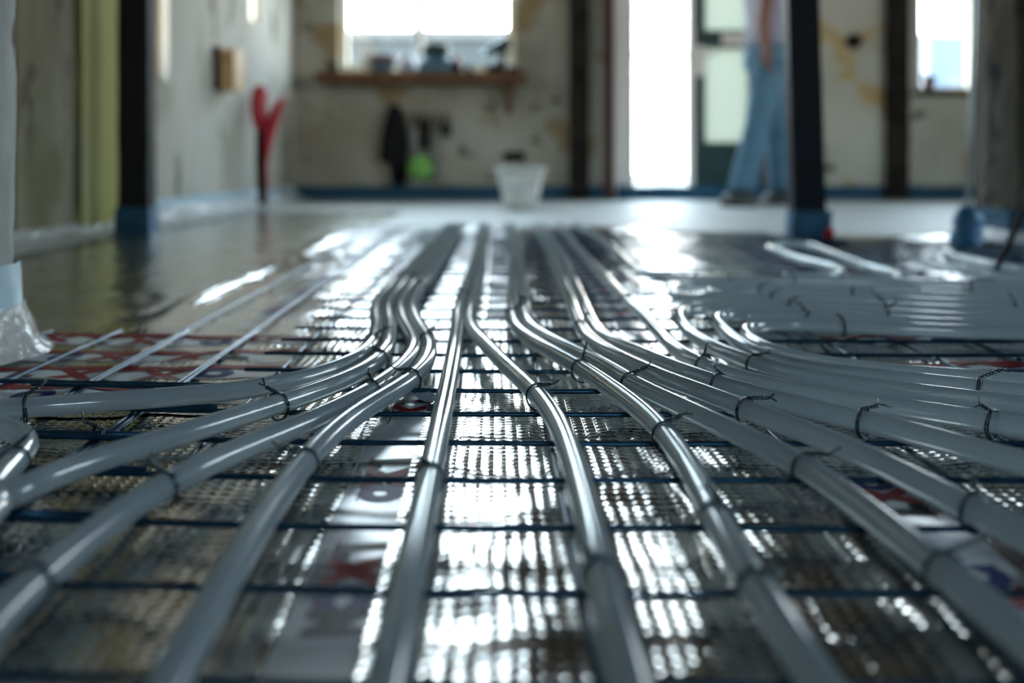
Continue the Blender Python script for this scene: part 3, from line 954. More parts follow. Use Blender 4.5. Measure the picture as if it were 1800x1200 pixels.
# ------------------------------------------------------------------ posts and pillars
def skirt(name, x0, x1, y0, y1, z0, z1, grow0, grow1, mat, parent, amp=0.004, n=14, seed=0, dx=0):
    """wrap round a rectangular post, wider at the foot"""
    v, f = [], []
    rows = 9
    ring = [(x0 + (x1 - x0) * i / n, y0, 0, -1) for i in range(n)] + [(x1, y0 + (y1 - y0) * i / n, 1, 0) for i in range(n)] + \
           [(x1 - (x1 - x0) * i / n, y1, 0, 1) for i in range(n)] + [(x0, y1 - (y1 - y0) * i / n, -1, 0) for i in range(n)]
    cx, cy = (x0 + x1) / 2, (y0 + y1) / 2
    for r in range(rows):
        t = r / (rows - 1)
        g = grow0 + (grow1 - grow0) * (t ** 0.6)
        for (x, y, nx, ny) in ring:
            q = amp * (noise.noise(Vector((x * 30 + seed, y * 30, t * 3))) + 0.4)
            sx = 1 + (g + q) / ((x1 - x0) / 2); sy = 1 + (g + q) / ((y1 - y0) / 2)
            v.append((cx + (x - cx) * sx + dx, cy + (y - cy) * sy, z0 + (z1 - z0) * t))
    m = len(ring)
    for r in range(rows - 1):
        for k in range(m):
            k2 = (k + 1) % m
            f.append((r * m + k, r * m + k2, (r + 1) * m + k2, (r + 1) * m + k))
    o = MB().add(v, f).build(name, mat, None, True)
    return rel(parent, o)

# plastered pillar in the near left, wrapped at its foot
r = empty('plastered_pillar', (-0.752, 1.28, 0))
tag(r, 'rough plastered pillar at the left edge with a blue band and clear film round its foot', 'pillar')
def round_wrap(name, r0, r1, z0, z1, amp, mat, seed, rows=10, pw=1.0, n=56, cx=-0.752, cy=1.28):
    prof_v, f = [], []
    for i in range(rows):
        t = i / (rows - 1)
        rr = r0 + (r1 - r0) * t ** pw
        for k in range(n):
            a_ = 2 * math.pi * k / n
            q = noise.noise(Vector((math.cos(a_) * 3 + seed, math.sin(a_) * 3, (z0 + (z1 - z0) * t) * 14))) + 0.5 * noise.noise(Vector((math.cos(a_) * 8, math.sin(a_) * 8 + seed, (z0 + (z1 - z0) * t) * 30)))
            prof_v.append((cx + (rr + amp * q) * math.cos(a_), cy + (rr + amp * q) * math.sin(a_), z0 + (z1 - z0) * t))
    for i in range(rows - 1):
        for k in range(n):
            k2 = (k + 1) % n
            f.append((i * n + k, i * n + k2, (i + 1) * n + k2, (i + 1) * n + k))
    return rel(r, MB().add(prof_v, f).build(name, mat, None, True))
round_wrap('shaft', 0.121, 0.119, 0.0, 2.54, 0.004, M['pillar'], 3, 120)
round_wrap('wrap_band', 0.131, 0.128, 0.056, 0.118, 0.003, M['pale_wrap'], 5)
round_wrap('film_skirt', 0.172, 0.133, 0.0035, 0.064, 0.010, M['film'], 9, 12, 0.55)

# black post near the left wall
r = empty('black_post', (-1.243, 3.53, 0))
tag(r, 'black square post standing in front of the left wall window', 'post')
rel(r, rough_box('shaft', -1.311, -1.205, 3.46, 3.54, 0.0, 2.54, M['black_post'], 0.003, 0.03, seed=8))
skirt('blue_wrap', -1.311, -1.205, 3.46, 3.54, 0.002, 0.100, 0.012, 0.005, M['blue_wrap'], r, 0.004, seed=6)

# dark steel post on the right
r = empty('steel_post', (1.01, 3.26, 0))
tag(r, 'dark blue-black steel post with a blue wrapped foot', 'post')
rel(r, rough_box('shaft', 0.965, 1.068, 3.20, 3.26, 0.0, 2.54, M['steel_post'], 0.0012, 0.03, lean=(-0.032, 0), seed=12))
rel(r, MB().box(0.90, 1.12, 3.15, 3.36, 0.001, 0.012).build('base_plate', M['steel_post'], None, bevel=0.002))
skirt('blue_wrap', 0.965, 1.068, 3.20, 3.26, 0.012, 0.100, 0.010, 0.008, M['blue_wrap'], r, 0.006, seed=9)
rel(r, MB().lathe([(0.0, 0), (0.016, 0.001), (0.017, 0.03), (0.009, 0.036), (0.0, 0.036)], 12, (1.062, 3.165, 0.012), False).build('red_cap', M['red'], None, True))

# brown pillar on the right
r = empty('brown_pillar', (1.79, 3.24, 0))
tag(r, 'weathered brown pillar at the right edge with a blue strip round its foot', 'pillar')
rel(r, rough_box('shaft', 1.61, 1.98, 3.09, 3.40, 0.0, 2.54, M['pillar_brown'], 0.014, 0.035, seed=21, scale=5, rnd=0.03))
skirt('blue_wrap', 1.61, 1.98, 3.09, 3.40, 0.03, 0.108, 0.016, 0.010, M['shaded_foam'], r, 0.006, seed=13)
skirt('film_skirt', 1.61, 1.98, 3.09, 3.40, 0.0035, 0.045, 0.05, 0.016, M['film'], r, 0.014, seed=14)

# thin grey prop rod beside it with a blue wrapped foot
r = empty('prop_rod', (1.43, 3.02, 0))
tag(r, 'thin grey steel rod leaning beside the brown pillar, blue wrap at its foot', 'rod')
rel(r, MB().tube([(1.430, 3.02, 0.004), (1.446, 3.03, 0.35), (1.475, 3.05, 1.0), (1.545, 3.08, 2.5)], 0.0075, 10).build('rod', M['steel'], None, True))
rel(r, MB().lathe([(0.043, 0.003), (0.047, 0.02), (0.040, 0.055), (0.046, 0.075), (0.034, 0.10), (0.018, 0.118), (0.010, 0.122)], 18, (1.431, 3.02, 0), True,
    lambda a, z: 1 + 0.13 * math.sin(3 * a + z * 40) + 0.06 * math.sin(7 * a)).build('blue_wrap', M['blue_wrap'], None, True))

# black rod leaning at the right edge
tag(MB().tube([P(1745, 500, 0.0) + Vector((0, 0, 0.016)), Vector((1.063, 2.06, 0.08)), Vector((1.10, 2.075, 0.15)), Vector((1.20, 2.10, 0.36)), Vector((1.36, 2.16, 0.72)), Vector((1.42, 2.18, 0.86))],
    [0.004, 0.006, 0.006, 0.006, 0.0065, 0.0065], 10).build('leaning_rod', M['black'], None, True),
    'thin black rod slanting out of the frame at the right edge', 'rod')

# piers on the left wall
tag(rough_box('wall_pier', XL + 0.002, XL + 0.06, 3.40, 3.74, 0.0, 2.54, M['yellow'], 0.003, 0.04, seed=31), 'yellow painted pier on the left wall beside the black post', 'pier')
tag(rough_box('wall_pier', XL + 0.002, XL + 0.05, 2.95, 3.36, 0.0, 2.54, M['pier'], 0.010, 0.04, seed=33), 'mossy grey stone pier on the left wall behind the plastered pillar', 'pier')
# tan board leaning in the window opening
tag(MB().add([(XL + 0.01, 3.775, 0.66), (XL + 0.07, 3.775, 0.66), (XL + 0.07, 3.80, 0.66), (XL + 0.01, 3.80, 0.66),
              (XL + 0.02, 3.71, 2.0), (XL + 0.08, 3.71, 2.0), (XL + 0.08, 3.86, 2.0), (XL + 0.02, 3.86, 2.0)],
             [(0, 1, 2, 3), (4, 5, 6, 7), (0, 1, 5, 4), (1, 2, 6, 5), (2, 3, 7, 6), (3, 0, 4, 7)]).build('tapered_board', M['tan_wood']),
    'pale tapered board fixed beside the left window behind the black post', 'board')
# wooden block on the left wall
r = empty('wooden_block', (XL + 0.05, 5.25, 0.66))
tag(r, 'tan wooden block with a dark side fixed to the left wall', 'block')
rel(r, MB().box(XL + 0.003, XL + 0.105, 5.22, 5.42, 0.645, 0.86).build('block', M['tan_wood'], None, bevel=0.004))
rel(r, MB().box(XL + 0.001, XL + 0.030, 5.19, 5.22, 0.635, 0.87).build('side_batten', M['dark_wood'], None, bevel=0.002))
rel(r, MB().lathe([(0.0, 0), (0.018, 0.0), (0.018, 0.008), (0.0, 0.009)], 12, (XL + 0.07, 5.213, 0.80), False).build('knot', M['dark_wood'], None, True))

# red two-handled cutter standing against the left wall
r = empty('long_cutter', (-1.37, 5.84, 0))
tag(r, 'red handled cutter with a black shaft standing against the left wall', 'tool')
b = Q(460, 360, 5.84)
rel(r, MB().tube([Vector((Q(463, 360, 5.84).x, 5.84, 0.004)), Q(460, 320, 5.84), Q(458, 270, 5.85), Q(457, 225, 5.86)], [0.026, 0.032, 0.030, 0.026], 12).build('shaft', M['black'], None, True))
rel(r, MB().tube([Q(460, 232, 5.86), Q(458, 215, 5.86), Q(455, 195, 5.86), Q(455, 172, 5.86), Q(459, 156, 5.86), Q(462, 149, 5.86)], [0.030, 0.048, 0.050, 0.050, 0.042, 0.016], 14).build('red_head', M['red'], None, True))
rel(r, MB().tube([Q(468, 285, 5.84), Q(471, 250, 5.84), Q(477, 220, 5.84), Q(487, 190, 5.84), Q(498, 172, 5.84)], [0.012, 0.026, 0.036, 0.030, 0.018], 12).build('red_handle', M['red'], None, True))
rel(r, MB().tube([Q(468, 335, 5.84), Q(467, 310, 5.84), Q(468, 285, 5.84)], [0.016, 0.014, 0.012], 10).build('grip', M['red'], None, True))

# ------------------------------------------------------------------ back wall: shelf and what stands on it
sl = empty('window_shelf', (-0.53, YB - 0.12, 0.85))
tag(sl, 'thick brown wooden shelf below the back window', 'shelf')
x0, x1 = -1.27, 0.225
v, f = [], []
n = 40
for i in range(n + 1):
    x = x0 + (x1 - x0) * i / n
    w1, w2_ = 0.008 * noise.noise(Vector((x * 5, 0, 0))), 0.008 * noise.noise(Vector((x * 6, 3, 0)))
    for (y, z) in ((YB - 0.25 + w1, 0.835 + w2_), (YB - 0.002, 0.835), (YB - 0.002, 0.905), (YB - 0.25 + w1, 0.905)):
        v.append((x, y, z))
for i in range(n):
    for k in range(4):
        k2 = (k + 1) % 4
        f.append((i * 4 + k, i * 4 + k2, (i + 1) * 4 + k2, (i + 1) * 4 + k))
f += [(0, 1, 2, 3), tuple(n * 4 + k for k in range(4))]
rel(sl, MB().add(v, f).build('plank', M['sill_wood']))
for bx_ in (0.08,):
    rel(sl, MB().add([(bx_, YB - 0.002, 0.62), (bx_ + 0.04, YB - 0.002, 0.62), (bx_, YB - 0.2, 0.833), (bx_ + 0.04, YB - 0.2, 0.833), (bx_, YB - 0.002, 0.833), (bx_ + 0.04, YB - 0.002, 0.833)],
                     [(0, 1, 3, 2), (0, 2, 4), (1, 5, 3), (2, 3, 5, 4), (0, 4, 5, 1)]).build('bracket', M['sill_wood']))
ST = 0.9055
SY = YB - 0.13
def sx(px): return (px - VX) / F * SY
blu = simple('dusty_blue', (0.05, 0.11, 0.16), 0.5, var=0.2)
dkg = simple('dark_green_rim', (0.012, 0.025, 0.022), 0.5)
lil = simple('milky_plastic', (0.62, 0.64, 0.74), 0.4)
brn = simple('brown_glaze', (0.09, 0.03, 0.02), 0.35)
r = empty('mug', (sx(648), SY, ST)); tag(r, 'cream mug with brushes at the left end of the window shelf', 'mug')
MB().lathe([(0.030, 0), (0.036, 0.005), (0.038, 0.08), (0.034, 0.08), (0.032, 0.01), (0.0, 0.01)], 18, (0, 0, 0), False).build('cup', M['cream'], r, True)
for q in range(3):
    MB().tube([(0.01 * q - 0.01, 0, 0.012), (0.022 * q - 0.022, 0.005 * q, 0.13 + 0.015 * q)], 0.006, 6).build('brush_handle', M['tan_wood'], r, True)
r = empty('bowl', (sx(674), SY - 0.02, ST)); tag(r, 'dark brown and blue bowl on the window shelf', 'bowl')
MB().lathe([(0.045, 0), (0.05, 0.008), (0.085, 0.07), (0.08, 0.07), (0.045, 0.012), (0.0, 0.012)], 22, (0, 0, 0), False).build('bowl_body', blu, r, True)
MB().lathe([(0.087, 0), (0.090, 0.02), (0.088, 0.045), (0.082, 0.045), (0.080, 0.0)], 22, (0, 0, 0.066), False).build('rim', brn, r, True)
r = empty('jug', (sx(715), SY + 0.03, ST)); r.rotation_euler.z = math.pi / 2; tag(r, 'milky white rounded jug between the brown bowl and the blue tub', 'jug')
MB().lathe([(0.045, 0), (0.062, 0.02), (0.068, 0.07), (0.055, 0.11), (0.032, 0.135), (0.034, 0.15), (0.0, 0.15)], 22, (0, 0, 0), False).build('jug_body', lil, r, True)
MB().tube([(0.05, 0, 0.115), (0.085, 0, 0.10), (0.085, 0, 0.05), (0.06, 0, 0.03)], 0.007, 8).build('handle', lil, r, True)
r = empty('tub', (sx(766), SY - 0.01, ST)); tag(r, 'dusty blue tub with a dark green lid on the window shelf', 'tub')
MB().lathe([(0.115, 0), (0.12, 0.01), (0.105, 0.07), (0.082, 0.115), (0.0, 0.115)], 26, (0, 0, 0), False).build('tub_body', blu, r, True)
MB().lathe([(0.0, 0), (0.088, 0.0), (0.092, 0.03), (0.085, 0.06), (0.075, 0.068), (0.0, 0.07)], 26, (0, 0, 0.114), False).build('lid', dkg, r, True)
r = empty('spray_can', (sx(802), SY, ST)); tag(r, 'small dark can with a red cap on the window shelf', 'can')
MB().lathe([(0.028, 0), (0.03, 0.005), (0.03, 0.06), (0.02, 0.07), (0.0, 0.07)], 16, (0, 0, 0), False).build('can_body', M['black'], r, True)
MB().lathe([(0.021, 0), (0.021, 0.028), (0.0, 0.03)], 14, (0, 0, 0.069), False).build('cap', M['red'], r, True)
r = empty('small_jar', (sx(823), SY, ST)); tag(r, 'tiny dark jar on the window shelf left of the black drill', 'jar')
MB().lathe([(0.015, 0), (0.02, 0.005), (0.02, 0.035), (0.012, 0.042), (0.0, 0.042)], 14, (0, 0, 0), False).build('jar_body', dkg, r, True)
MB().lathe([(0.013, 0), (0.013, 0.010), (0.0, 0.011)], 14, (0, 0, 0.041), False).build('lid', M['black'], r, True)
r = empty('cordless_drill', (sx(872), SY, ST)); tag(r, 'black cordless drill standing at the right end of the window shelf', 'drill')
MB().box(-0.055, 0.06, -0.035, 0.035, 0.0, 0.05).build('battery', M['black'], r, bevel=0.006)
MB().tube([(0.025, 0, 0.045), (0.035, 0, 0.09), (0.04, 0, 0.14)], [0.026, 0.022, 0.026], 12).build('grip', simple('olive_grip', (0.05, 0.05, 0.015), 0.5), r, True)
MB().tube([(0.075, 0, 0.185), (0.0, 0, 0.145), (-0.055, 0, 0.12)], [0.036, 0.036, 0.024], 14).build('motor_housing', simple('petrol_housing', (0.012, 0.04, 0.05), 0.4), r, True)
MB().tube([(-0.05, 0, 0.122), (-0.075, 0, 0.108)], [0.018, 0.010], 10).build('chuck', M['steel'], r, True)
r = empty('low_box', (sx(901), SY + 0.02, ST)); tag(r, 'low dark box tucked behind the drill at the shelf end', 'box')
MB().box(-0.03, 0.04, -0.03, 0.03, 0, 0.035).build('carton', M['black'], r, bevel=0.003)
MB().box(-0.032, 0.042, -0.032, 0.032, 0.0352, 0.043).build('lid', blu, r, bevel=0.002)

for nm, k_ in (('mug', 1.25), ('bowl', 1.1), ('jug', 1.0), ('tub', 1.15), ('spray_can', 1.25), ('small_jar', 1.4), ('cordless_drill', 1.25), ('low_box', 1.2)):
    bpy.data.objects[nm].scale = (k_, k_, k_)
# tools hanging under the shelf
def bx3(px): return (px - VX) / F * (YB - 0.05)
def bz3(py): return H - (py - VY) * (YB - 0.05) / F
yk = YB - 0.06
r = empty('hanging_coat', (bx3(695), yk, bz3(190))); tag(r, 'black work coat hanging on the back wall under the shelf', 'coat')
v, f = [], []
rowz = [(185, 686, 700), (200, 680, 710), (225, 674, 716), (260, 668, 718), (282, 668, 716), (290, 684, 716), (325, 690, 714)]
for (py, a_, b_) in rowz:
    n = 16
    for k in range(n):
        t = 2 * math.pi * k / n
        cx, hw = (bx3(a_) + bx3(b_)) / 2, (bx3(b_) - bx3(a_)) / 2
        v.append((cx + hw * math.cos(t) * (1 + 0.05 * math.sin(3 * t + py)), yk + 0.012 + 0.035 * math.sin(t) * (1 + 0.3 * math.sin(5 * t)), bz3(py)))
n = 16
for i in range(len(rowz) - 1):
    for k in range(n):
        k2 = (k + 1) % n
        f.append((i * n + k, i * n + k2, (i + 1) * n + k2, (i + 1) * n + k))
f += [tuple(range(n)), tuple((len(rowz) - 1) * n + k for k in range(n))]
rel(r, MB().add(v, f).build('cloth', M['black'], None, True))
rel(r, MB().tube([(bx3(693), YB - 0.002, bz3(182)), (bx3(693), YB - 0.05, bz3(182)), (bx3(693), YB - 0.055, bz3(178))], 0.006, 6).build('hook', M['steel'], None, True))
greyt = simple('dull_grey_tool', (0.22, 0.24, 0.23), 0.6, var=0.2)
for (px, y0_, y1_, lab, mt, hw) in ((728, 198, 300, 'long grey float hanging just right of the black coat', greyt, 0.024),
                                   (745, 196, 262, 'dark brown trowel hanging above the green net bag', M['dark_wood'], 0.040),
                                   (766, 200, 318, 'narrow grey float hanging right of the brown trowel', greyt, 0.018),
                                   (784, 198, 240, 'small black scraper hanging rightmost under the shelf', M['black'], 0.030)):
    r = empty('hand_tool', (bx3(px), yk, bz3(y0_))); tag(r, lab, 'tool', 'hand tools hanging under the shelf')
    zt, zb = bz3(y0_), bz3(y1_)
    x = bx3(px)
    rel(r, MB().box(x - hw, x + hw, yk + 0.02, yk + 0.032, zb, zt - 0.10 if zt - zb > 0.3 else zt - 0.07).build('blade', mt, None, bevel=0.004))
    rel(r, MB().tube([(x, yk + 0.026, (zt - 0.11) if zt - zb > 0.3 else (zt - 0.075)), (x, yk + 0.012, zt - 0.05), (x, yk + 0.015, zt)], 0.013, 8).build('handle', M['dark_wood'], None, True))
r = empty('net_bag', (bx3(740), yk, bz3(270))); tag(r, 'round bright green net bag hanging low on the back wall', 'bag')
rel(r, MB().lathe([(0.0, -0.002), (0.05, 0.005), (0.083, 0.045), (0.090, 0.09), (0.075, 0.135), (0.04, 0.165), (0.012, 0.185), (0.0, 0.187)], 22, (bx3(740), yk - 0.04, bz3(316)), False,
    lambda a, z: 1 + 0.05 * math.sin(5 * a + z * 30)).build('net', simple('bright_green', (0.20, 0.52, 0.11), 0.5, var=0.35, scale=30), None, True))
rel(r, MB().tube([(bx3(740), yk - 0.04, bz3(316) + 0.185), (bx3(741), yk, bz3(262)), (bx3(741), YB - 0.003, bz3(255))], 0.005, 6).build('cord', M['dark_wood'], None, True))

# pipe hole and pipe stub in the yellowed wall
r = empty('wall_duct', (2.617, YB, 1.15)); tag(r, 'round black duct end in the yellowed wall', 'duct')
v, f = [], []
o = MB().lathe([(0.030, 0), (0.055, 0), (0.055, 0.03), (0.048, 0.034), (0.030, 0.034)], 20, (0, 0, 0), False).build('collar', M['black'], r, True)
o.rotation_euler = (math.pi / 2, 0, 0)
o = MB().lathe([(0.0, 0.004), (0.031, 0.004), (0.031, 0.008), (0.0, 0.008)], 16, (0, 0, 0), False).build('duct_bottom', M['black'], r, True)
o.rotation_euler = (math.pi / 2, 0, 0)
# wall vent behind the bucket
r = empty('wall_vent', (0.14, YB, 0.31)); tag(r, 'flat dark vent in the back wall above the white bucket', 'vent')
MB().box(-0.075, 0.075, -0.014, -0.001, -0.035, 0.035).build('vent_frame', M['dark_wood'], r, bevel=0.003)
for q in range(3):
    MB().box(-0.065, 0.065, -0.020, -0.0142, -0.026 + q * 0.02, -0.014 + q * 0.02).build('slat', M['black'], r)
# tap on stand pipe near the wall
r = empty('stand_pipe', (2.37, YB - 0.06, 0)); tag(r, 'small dark stand pipe with a tap at the yellowed wall', 'tap')
rel(r, MB().tube([(2.37, YB - 0.06, 0.0), (2.37, YB - 0.06, 0.36)], 0.014, 8).build('riser', M['dark_wood'], None, True))
rel(r, MB().tube([(2.28, YB - 0.06, 0.23), (2.46, YB - 0.06, 0.23)], 0.016, 8).build('cross_pipe', M['dark_wood'], None, True))
rel(r, MB().lathe([(0.0, 0), (0.028, 0.0), (0.028, 0.012), (0.0, 0.014)], 12, (2.37, YB - 0.06, 0.36), False).build('tap_wheel', M['dark_wood'], None, True))

# things on the sill of the far right window
w3z = OP_BACK[2][2]
tag(MB().box(3.06, 4.0, YB - 0.06, YB + 0.13, w3z - 0.035, w3z).build('trim_3', M['dark_wood']), kind='structure')
r = empty('flower_pot', (3.17, YB + 0.0, w3z)); tag(r, 'reddish flower pot at the left of the far right window sill', 'pot')
MB().lathe([(0.032, 0.0005), (0.045, 0.085), (0.05, 0.085), (0.05, 0.11), (0.043, 0.11), (0.03, 0.03), (0.0, 0.03)], 18, (0, 0, 0), False).build('pot_body', simple('dull_terracotta', (0.20, 0.07, 0.06), 0.7), r, True)
MB().lathe([(0.0, 0.09), (0.042, 0.09), (0.03, 0.10), (0.0, 0.103)], 14, (0, 0, 0), False).build('soil', M['dark_wood'], r, True)
r = empty('orange_bottle', (3.52, YB - 0.01, w3z)); tag(r, 'orange yellow bottle on the far right window sill', 'bottle')
MB().lathe([(0.03, 0.0005), (0.034, 0.01), (0.034, 0.10), (0.016, 0.125), (0.016, 0.15), (0.0, 0.15)], 16, (0, 0, 0), False).build('bottle_body', simple('amber_plastic', (0.70, 0.36, 0.03), 0.35), r, True)
MB().lathe([(0.018, 0), (0.018, 0.025), (0.0, 0.026)], 12, (0, 0, 0.148), False).build('cap', M['red'], r, True)

# ------------------------------------------------------------------ white bucket
bp = P(915, 366)
r = empty('bucket', (bp.x, bp.y, -0.0055)); tag(r, 'white plastic bucket standing on the pale floor in front of the back wall', 'bucket')
buc = simple('bucket_plastic', (0.52, 0.54, 0.51), 0.45, var=0.12, scale=12)
MB().lathe([(0.0, 0.0), (0.093, 0.0), (0.097, 0.006), (0.128, 0.215), (0.124, 0.215), (0.094, 0.012), (0.0, 0.012)], 32, (0, 0, 0), False).build('pail', buc, r, True)
MB().lathe([(0.127, 0.0), (0.140, 0.002), (0.141, 0.028), (0.125, 0.030), (0.123, 0.0)], 32, (0, 0, 0.214), False).build('rim', buc, r, True)
MB().tube([(0.141 * math.cos(t), 0.02 - 0.16 * math.sin(t) * 0.99, 0.225 - 0.10 * math.sin(t)) for t in [math.pi * i / 20 for i in range(21)]], 0.003, 6).build('bail', M['steel'], r, True)

# ------------------------------------------------------------------ person walking past the door
PYY = 6.2
def W3(px, py, dy=0.0):
    q = Q(px, py, PYY)
    return (q.x, PYY + dy, q.z)
def skin_mesh(name, verts, edges, radii, root_i, mat, parent, sub=2):
    me = bpy.data.meshes.new(name)
    me.from_pydata([tuple(v) for v in verts], edges, [])
    me.materials.append(mat)
    o = bpy.data.objects.new(name, me)
    COL.objects.link(o)
    sm = o.modifiers.new('skin', 'SKIN')
    sm.use_smooth_shade = True
    sk = me.skin_vertices[0].data if me.skin_vertices else None
    if sk is None:
        with bpy.context.temp_override(object=o, active_object=o):
            bpy.ops.mesh.customdata_skin_add()
        sk = me.skin_vertices[0].data
    for i, rr in enumerate(radii):
        sk[i].radius = rr if isinstance(rr, tuple) else (rr, rr)
        sk[i].use_root = (i == root_i)
    s2 = o.modifiers.new('sub', 'SUBSURF')
    s2.levels = sub; s2.render_levels = sub
    return rel(parent, o)
pr = empty('person', (1.68, PYY, 0))
tag(pr, 'person in loose light blue jeans and a grey shirt walking left past the green door', 'person')
skin_c = simple('skin', (0.17, 0.065, 0.042), 0.5)
jean = simple('light_denim', (0.075, 0.17, 0.25), 0.8, var=0.18, scale=16, bump=0.006)
shirt_c = simple('grey_shirt', (0.32, 0.33, 0.40), 0.85, var=0.1, scale=12, bump=0.006)
shoe_c = simple('grey_shoe', (0.05, 0.055, 0.055), 0.6, var=0.2)
hair_c = simple('dark_hair', (0.03, 0.02, 0.014), 0.6)
V_, E_, R_ = [], [], []
def nv(p, rr, par=None):
    V_.append(p); R_.append(rr)
    if par is not None: E_.append((par, len(V_) - 1))
    return len(V_) - 1
pel = nv((1.70, 6.20, 0.95), (0.13, 0.11))
sp1 = nv((1.70, 6.20, 1.15), (0.12, 0.10), pel)
ch = nv((1.69, 6.20, 1.35), (0.14, 0.11), sp1)
nk = nv((1.67, 6.20, 1.50), 0.055, ch)
hd = nv((1.655, 6.20, 1.58), (0.075, 0.085), nk)
hd2 = nv((1.64, 6.20, 1.68), (0.085, 0.10), hd)
hd3 = nv((1.645, 6.20, 1.76), (0.06, 0.07), hd2)
nose = nv((1.56, 6.20, 1.62), 0.014, hd2)
nose2 = nv((1.535, 6.20, 1.60), 0.012, nose)
ear = nv((1.665, 6.105, 1.64), 0.02, hd2)
for s, (sh, el, wr_, hn) in enumerate((((1.675, 6.02, 1.41), (1.610, 5.99, 1.14), (1.628, 5.98, 0.965), (1.640, 5.98, 0.90)),
                                     ((1.69, 6.38, 1.41), (1.75, 6.42, 1.14), (1.70, 6.42, 0.95), (1.68, 6.42, 0.88)))):
    a1 = nv(sh, 0.058, ch); a2 = nv(el, 0.044, a1); a2b = nv(tuple((np.array(el) * 0.6 + np.array(wr_) * 0.4)), 0.043, a2)
    a3 = nv(wr_, 0.030, a2b); a4 = nv(hn, (0.042, 0.026), a3)
    for q, (dy, ln, dx) in enumerate(((-0.026, 0.062, -0.012), (-0.009, 0.070, -0.004), (0.009, 0.066, 0.004), (0.025, 0.052, 0.010))):
        k1 = nv((hn[0] + dx, hn[1] + dy, hn[2] - 0.045), 0.0095, a4)
        k2 = nv((hn[0] + dx + 0.010, hn[1] + dy, hn[2] - 0.045 - ln * 0.5), 0.009, k1)
        nv((hn[0] + dx + 0.028, hn[1] + dy, hn[2] - 0.045 - ln * 0.9), 0.008, k2)
    t1 = nv((hn[0] - 0.035, hn[1] - 0.012, hn[2] - 0.01), 0.011, a4)
    nv((hn[0] - 0.045, hn[1] - 0.018, hn[2] - 0.045), 0.009, t1)
LEG = [[(1.69, 6.12, 0.90), W3(1326, 215, -0.10), W3(1297, 330, -0.10)], [(1.71, 6.28, 0.90), W3(1374, 215, 0.10), W3(1383, 333, 0.10)]]
for (hp, kn, an) in LEG:
    l1 = nv(hp, 0.085, pel); l2 = nv(kn, 0.058, l1)
    mid = tuple(np.array(kn) * 0.6 + np.array(an) * 0.4 + np.array((0.015, 0, 0)))
    l3 = nv(mid, 0.055, l2); l4 = nv(an, 0.036, l3)
    l5 = nv((an[0] - 0.05, an[1], 0.05), 0.034, l4); nv((an[0] - 0.13, an[1], 0.035), 0.026, l5)
skin_mesh('body', V_, E_, R_, 0, skin_c, pr, 1)
# trousers as lofted tubes joined at the seat
def loft(rings, n=20):
    v, f = [], []
    for (c, rx, ry) in rings:
        for k in range(n):
            t = 2 * math.pi * k / n
            wv = 1 + 0.04 * math.sin(3 * t + c[2] * 20)
            v.append((c[0] + rx * math.cos(t) * wv, c[1] + ry * math.sin(t) * wv, c[2]))
    for i in range(len(rings) - 1):
        for k in range(n):
            k2 = (k + 1) % n
            f.append((i * n + k, i * n + k2, (i + 1) * n + k2, (i + 1) * n + k))
    f.append(tuple(range(n))); f.append(tuple((len(rings) - 1) * n + k for k in range(n)))
    return v, f
mb = MB()
mb.add(*loft([((1.70, 6.20, 1.03), 0.125, 0.165), ((1.70, 6.20, 0.97), 0.14, 0.18), ((1.70, 6.20, 0.88), 0.145, 0.185), ((1.70, 6.20, 0.82), 0.12, 0.17)]))
def lerp(a_, b_, t): return tuple(a_[i] + (b_[i] - a_[i]) * t for i in range(3))
for (hp, kn, an) in LEG:
    rings = [(lerp(hp, kn, 0.0), 0.108, 0.10), (lerp(hp, kn, 0.3), 0.098, 0.095), (lerp(hp, kn, 0.65), 0.088, 0.088), (kn, 0.080, 0.082),
             (lerp(kn, an, 0.35), 0.080, 0.082), (lerp(kn, an, 0.7), 0.083, 0.084), (lerp(kn, an, 0.93), 0.087, 0.086), (lerp(kn, an, 1.02), 0.089, 0.088)]
    mb.add(*loft(rings))
rel(pr, mb.build('jeans', jean, None, True))
mb = MB()
mb.add(*loft([((1.70, 6.20, 0.99), 0.145, 0.185), ((1.70, 6.20, 1.08), 0.135, 0.178), ((1.70, 6.20, 1.20), 0.13, 0.178), ((1.69, 6.20, 1.33), 0.145, 0.19), ((1.685, 6.20, 1.43), 0.12, 0.185), ((1.675, 6.20, 1.49), 0.075, 0.09)]))
mb.tube([(1.682, 6.05, 1.42), (1.665, 6.01, 1.37), (1.645, 6.005, 1.28)], [0.075, 0.074, 0.070], 14)
mb.tube([(1.69, 6.35, 1.42), (1.705, 6.39, 1.37), (1.725, 6.40, 1.28)], [0.075, 0.074, 0.070], 14)
rel(pr, mb.build('shirt', shirt_c, None, True))
for (hp, kn, an) in LEG:
    x, y = an[0], an[1]
    z0 = -0.0055
    v, f = loft([((x - 0.02, y - 0.03, z0), 0.115, 0.075), ((x - 0.02, y - 0.03, z0 + 0.022), 0.12, 0.08), ((x - 0.02, y - 0.03, z0 + 0.055), 0.105, 0.07), ((x - 0.01, y, z0 + 0.085), 0.085, 0.043), ((x + 0.005, y, z0 + 0.115), 0.060, 0.042)])
    rel(pr, MB().add(v, f).build('shoe', shoe_c, None, True))
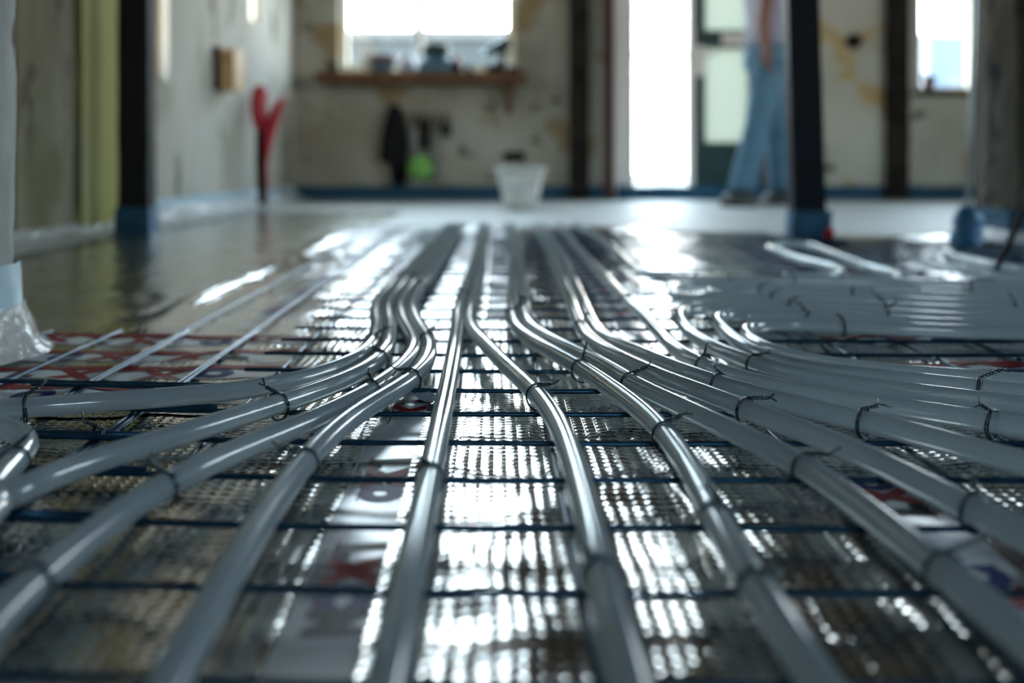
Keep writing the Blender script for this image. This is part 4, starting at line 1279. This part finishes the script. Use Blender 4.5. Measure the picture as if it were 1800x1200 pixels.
rel(pr, MB().lathe([(0.0, 0.115), (0.06, 0.105), (0.098, 0.06), (0.108, 0.0), (0.10, -0.05), (0.085, -0.08)], 20, (1.662, 6.20, 1.69), False, lambda a_, z: 1 + 0.04 * math.sin(9 * a_)).build('hair', hair_c, None, True))

# ------------------------------------------------------------------ outside: what shows through the windows
r = empty('garden_wall', (-2.0, 15.0, -0.13)); tag(r, 'low grey garden wall with a pale coping outside the back window', 'wall')
gw = simple('outside_grey_render', (0.028, 0.034, 0.034), 0.9, var=0.2, scale=1.0)
MB().box(-4.0, 3.0, 0.0, 0.3, 0.0, 2.28).build('wall_body', gw, r)
MB().box(-4.05, 3.05, -0.06, 0.36, 2.282, 2.42).build('coping', simple('outside_ledge', (0.075, 0.075, 0.072), 0.8), r)
r = empty('bare_tree', (-0.95, 12.5, -0.13)); tag(r, 'thin grey bare tree outside the back window', 'tree')
bark = simple('grey_bark', (0.05, 0.052, 0.055), 0.9, var=0.2)
MB().tube([(0, 0, 0.0), (0.02, 0, 1.2), (-0.03, 0, 2.2), (0.02, 0, 3.4)], [0.07, 0.06, 0.05, 0.03], 10).build('trunk', bark, r, True)
rb = random.Random(5)
for q in range(9):
    z0 = 1.5 + 0.2 * q
    a_ = rb.uniform(0, 6.28); ln = rb.uniform(0.7, 1.3)
    MB().tube([(0, 0, z0), (ln * 0.45 * math.cos(a_), ln * 0.3 * math.sin(a_), z0 + ln * 0.35), (ln * math.cos(a_), ln * 0.6 * math.sin(a_), z0 + ln * 0.55)], [0.028, 0.018, 0.006], 7).build('branch', bark, r, True)
r = empty('blue_fence', (5.1, 10.2, -0.13)); tag(r, 'pale blue board fence outside the far right window', 'fence')
for q in range(12):
    MB().box(-0.9 + q * 0.2, -0.705 + q * 0.2, 0, 0.03, 0.02, 1.72).build('board', simple('pale_blue_board', (0.075, 0.11, 0.16), 0.8, var=0.1) if q == 0 else bpy.data.materials['pale_blue_board'], r)
for zz in (0.4, 1.4):
    MB().box(-0.9, 1.5, 0.032, 0.07, zz, zz + 0.09).build('rail', bpy.data.materials['pale_blue_board'], r)
bpy.context.view_layer.update()
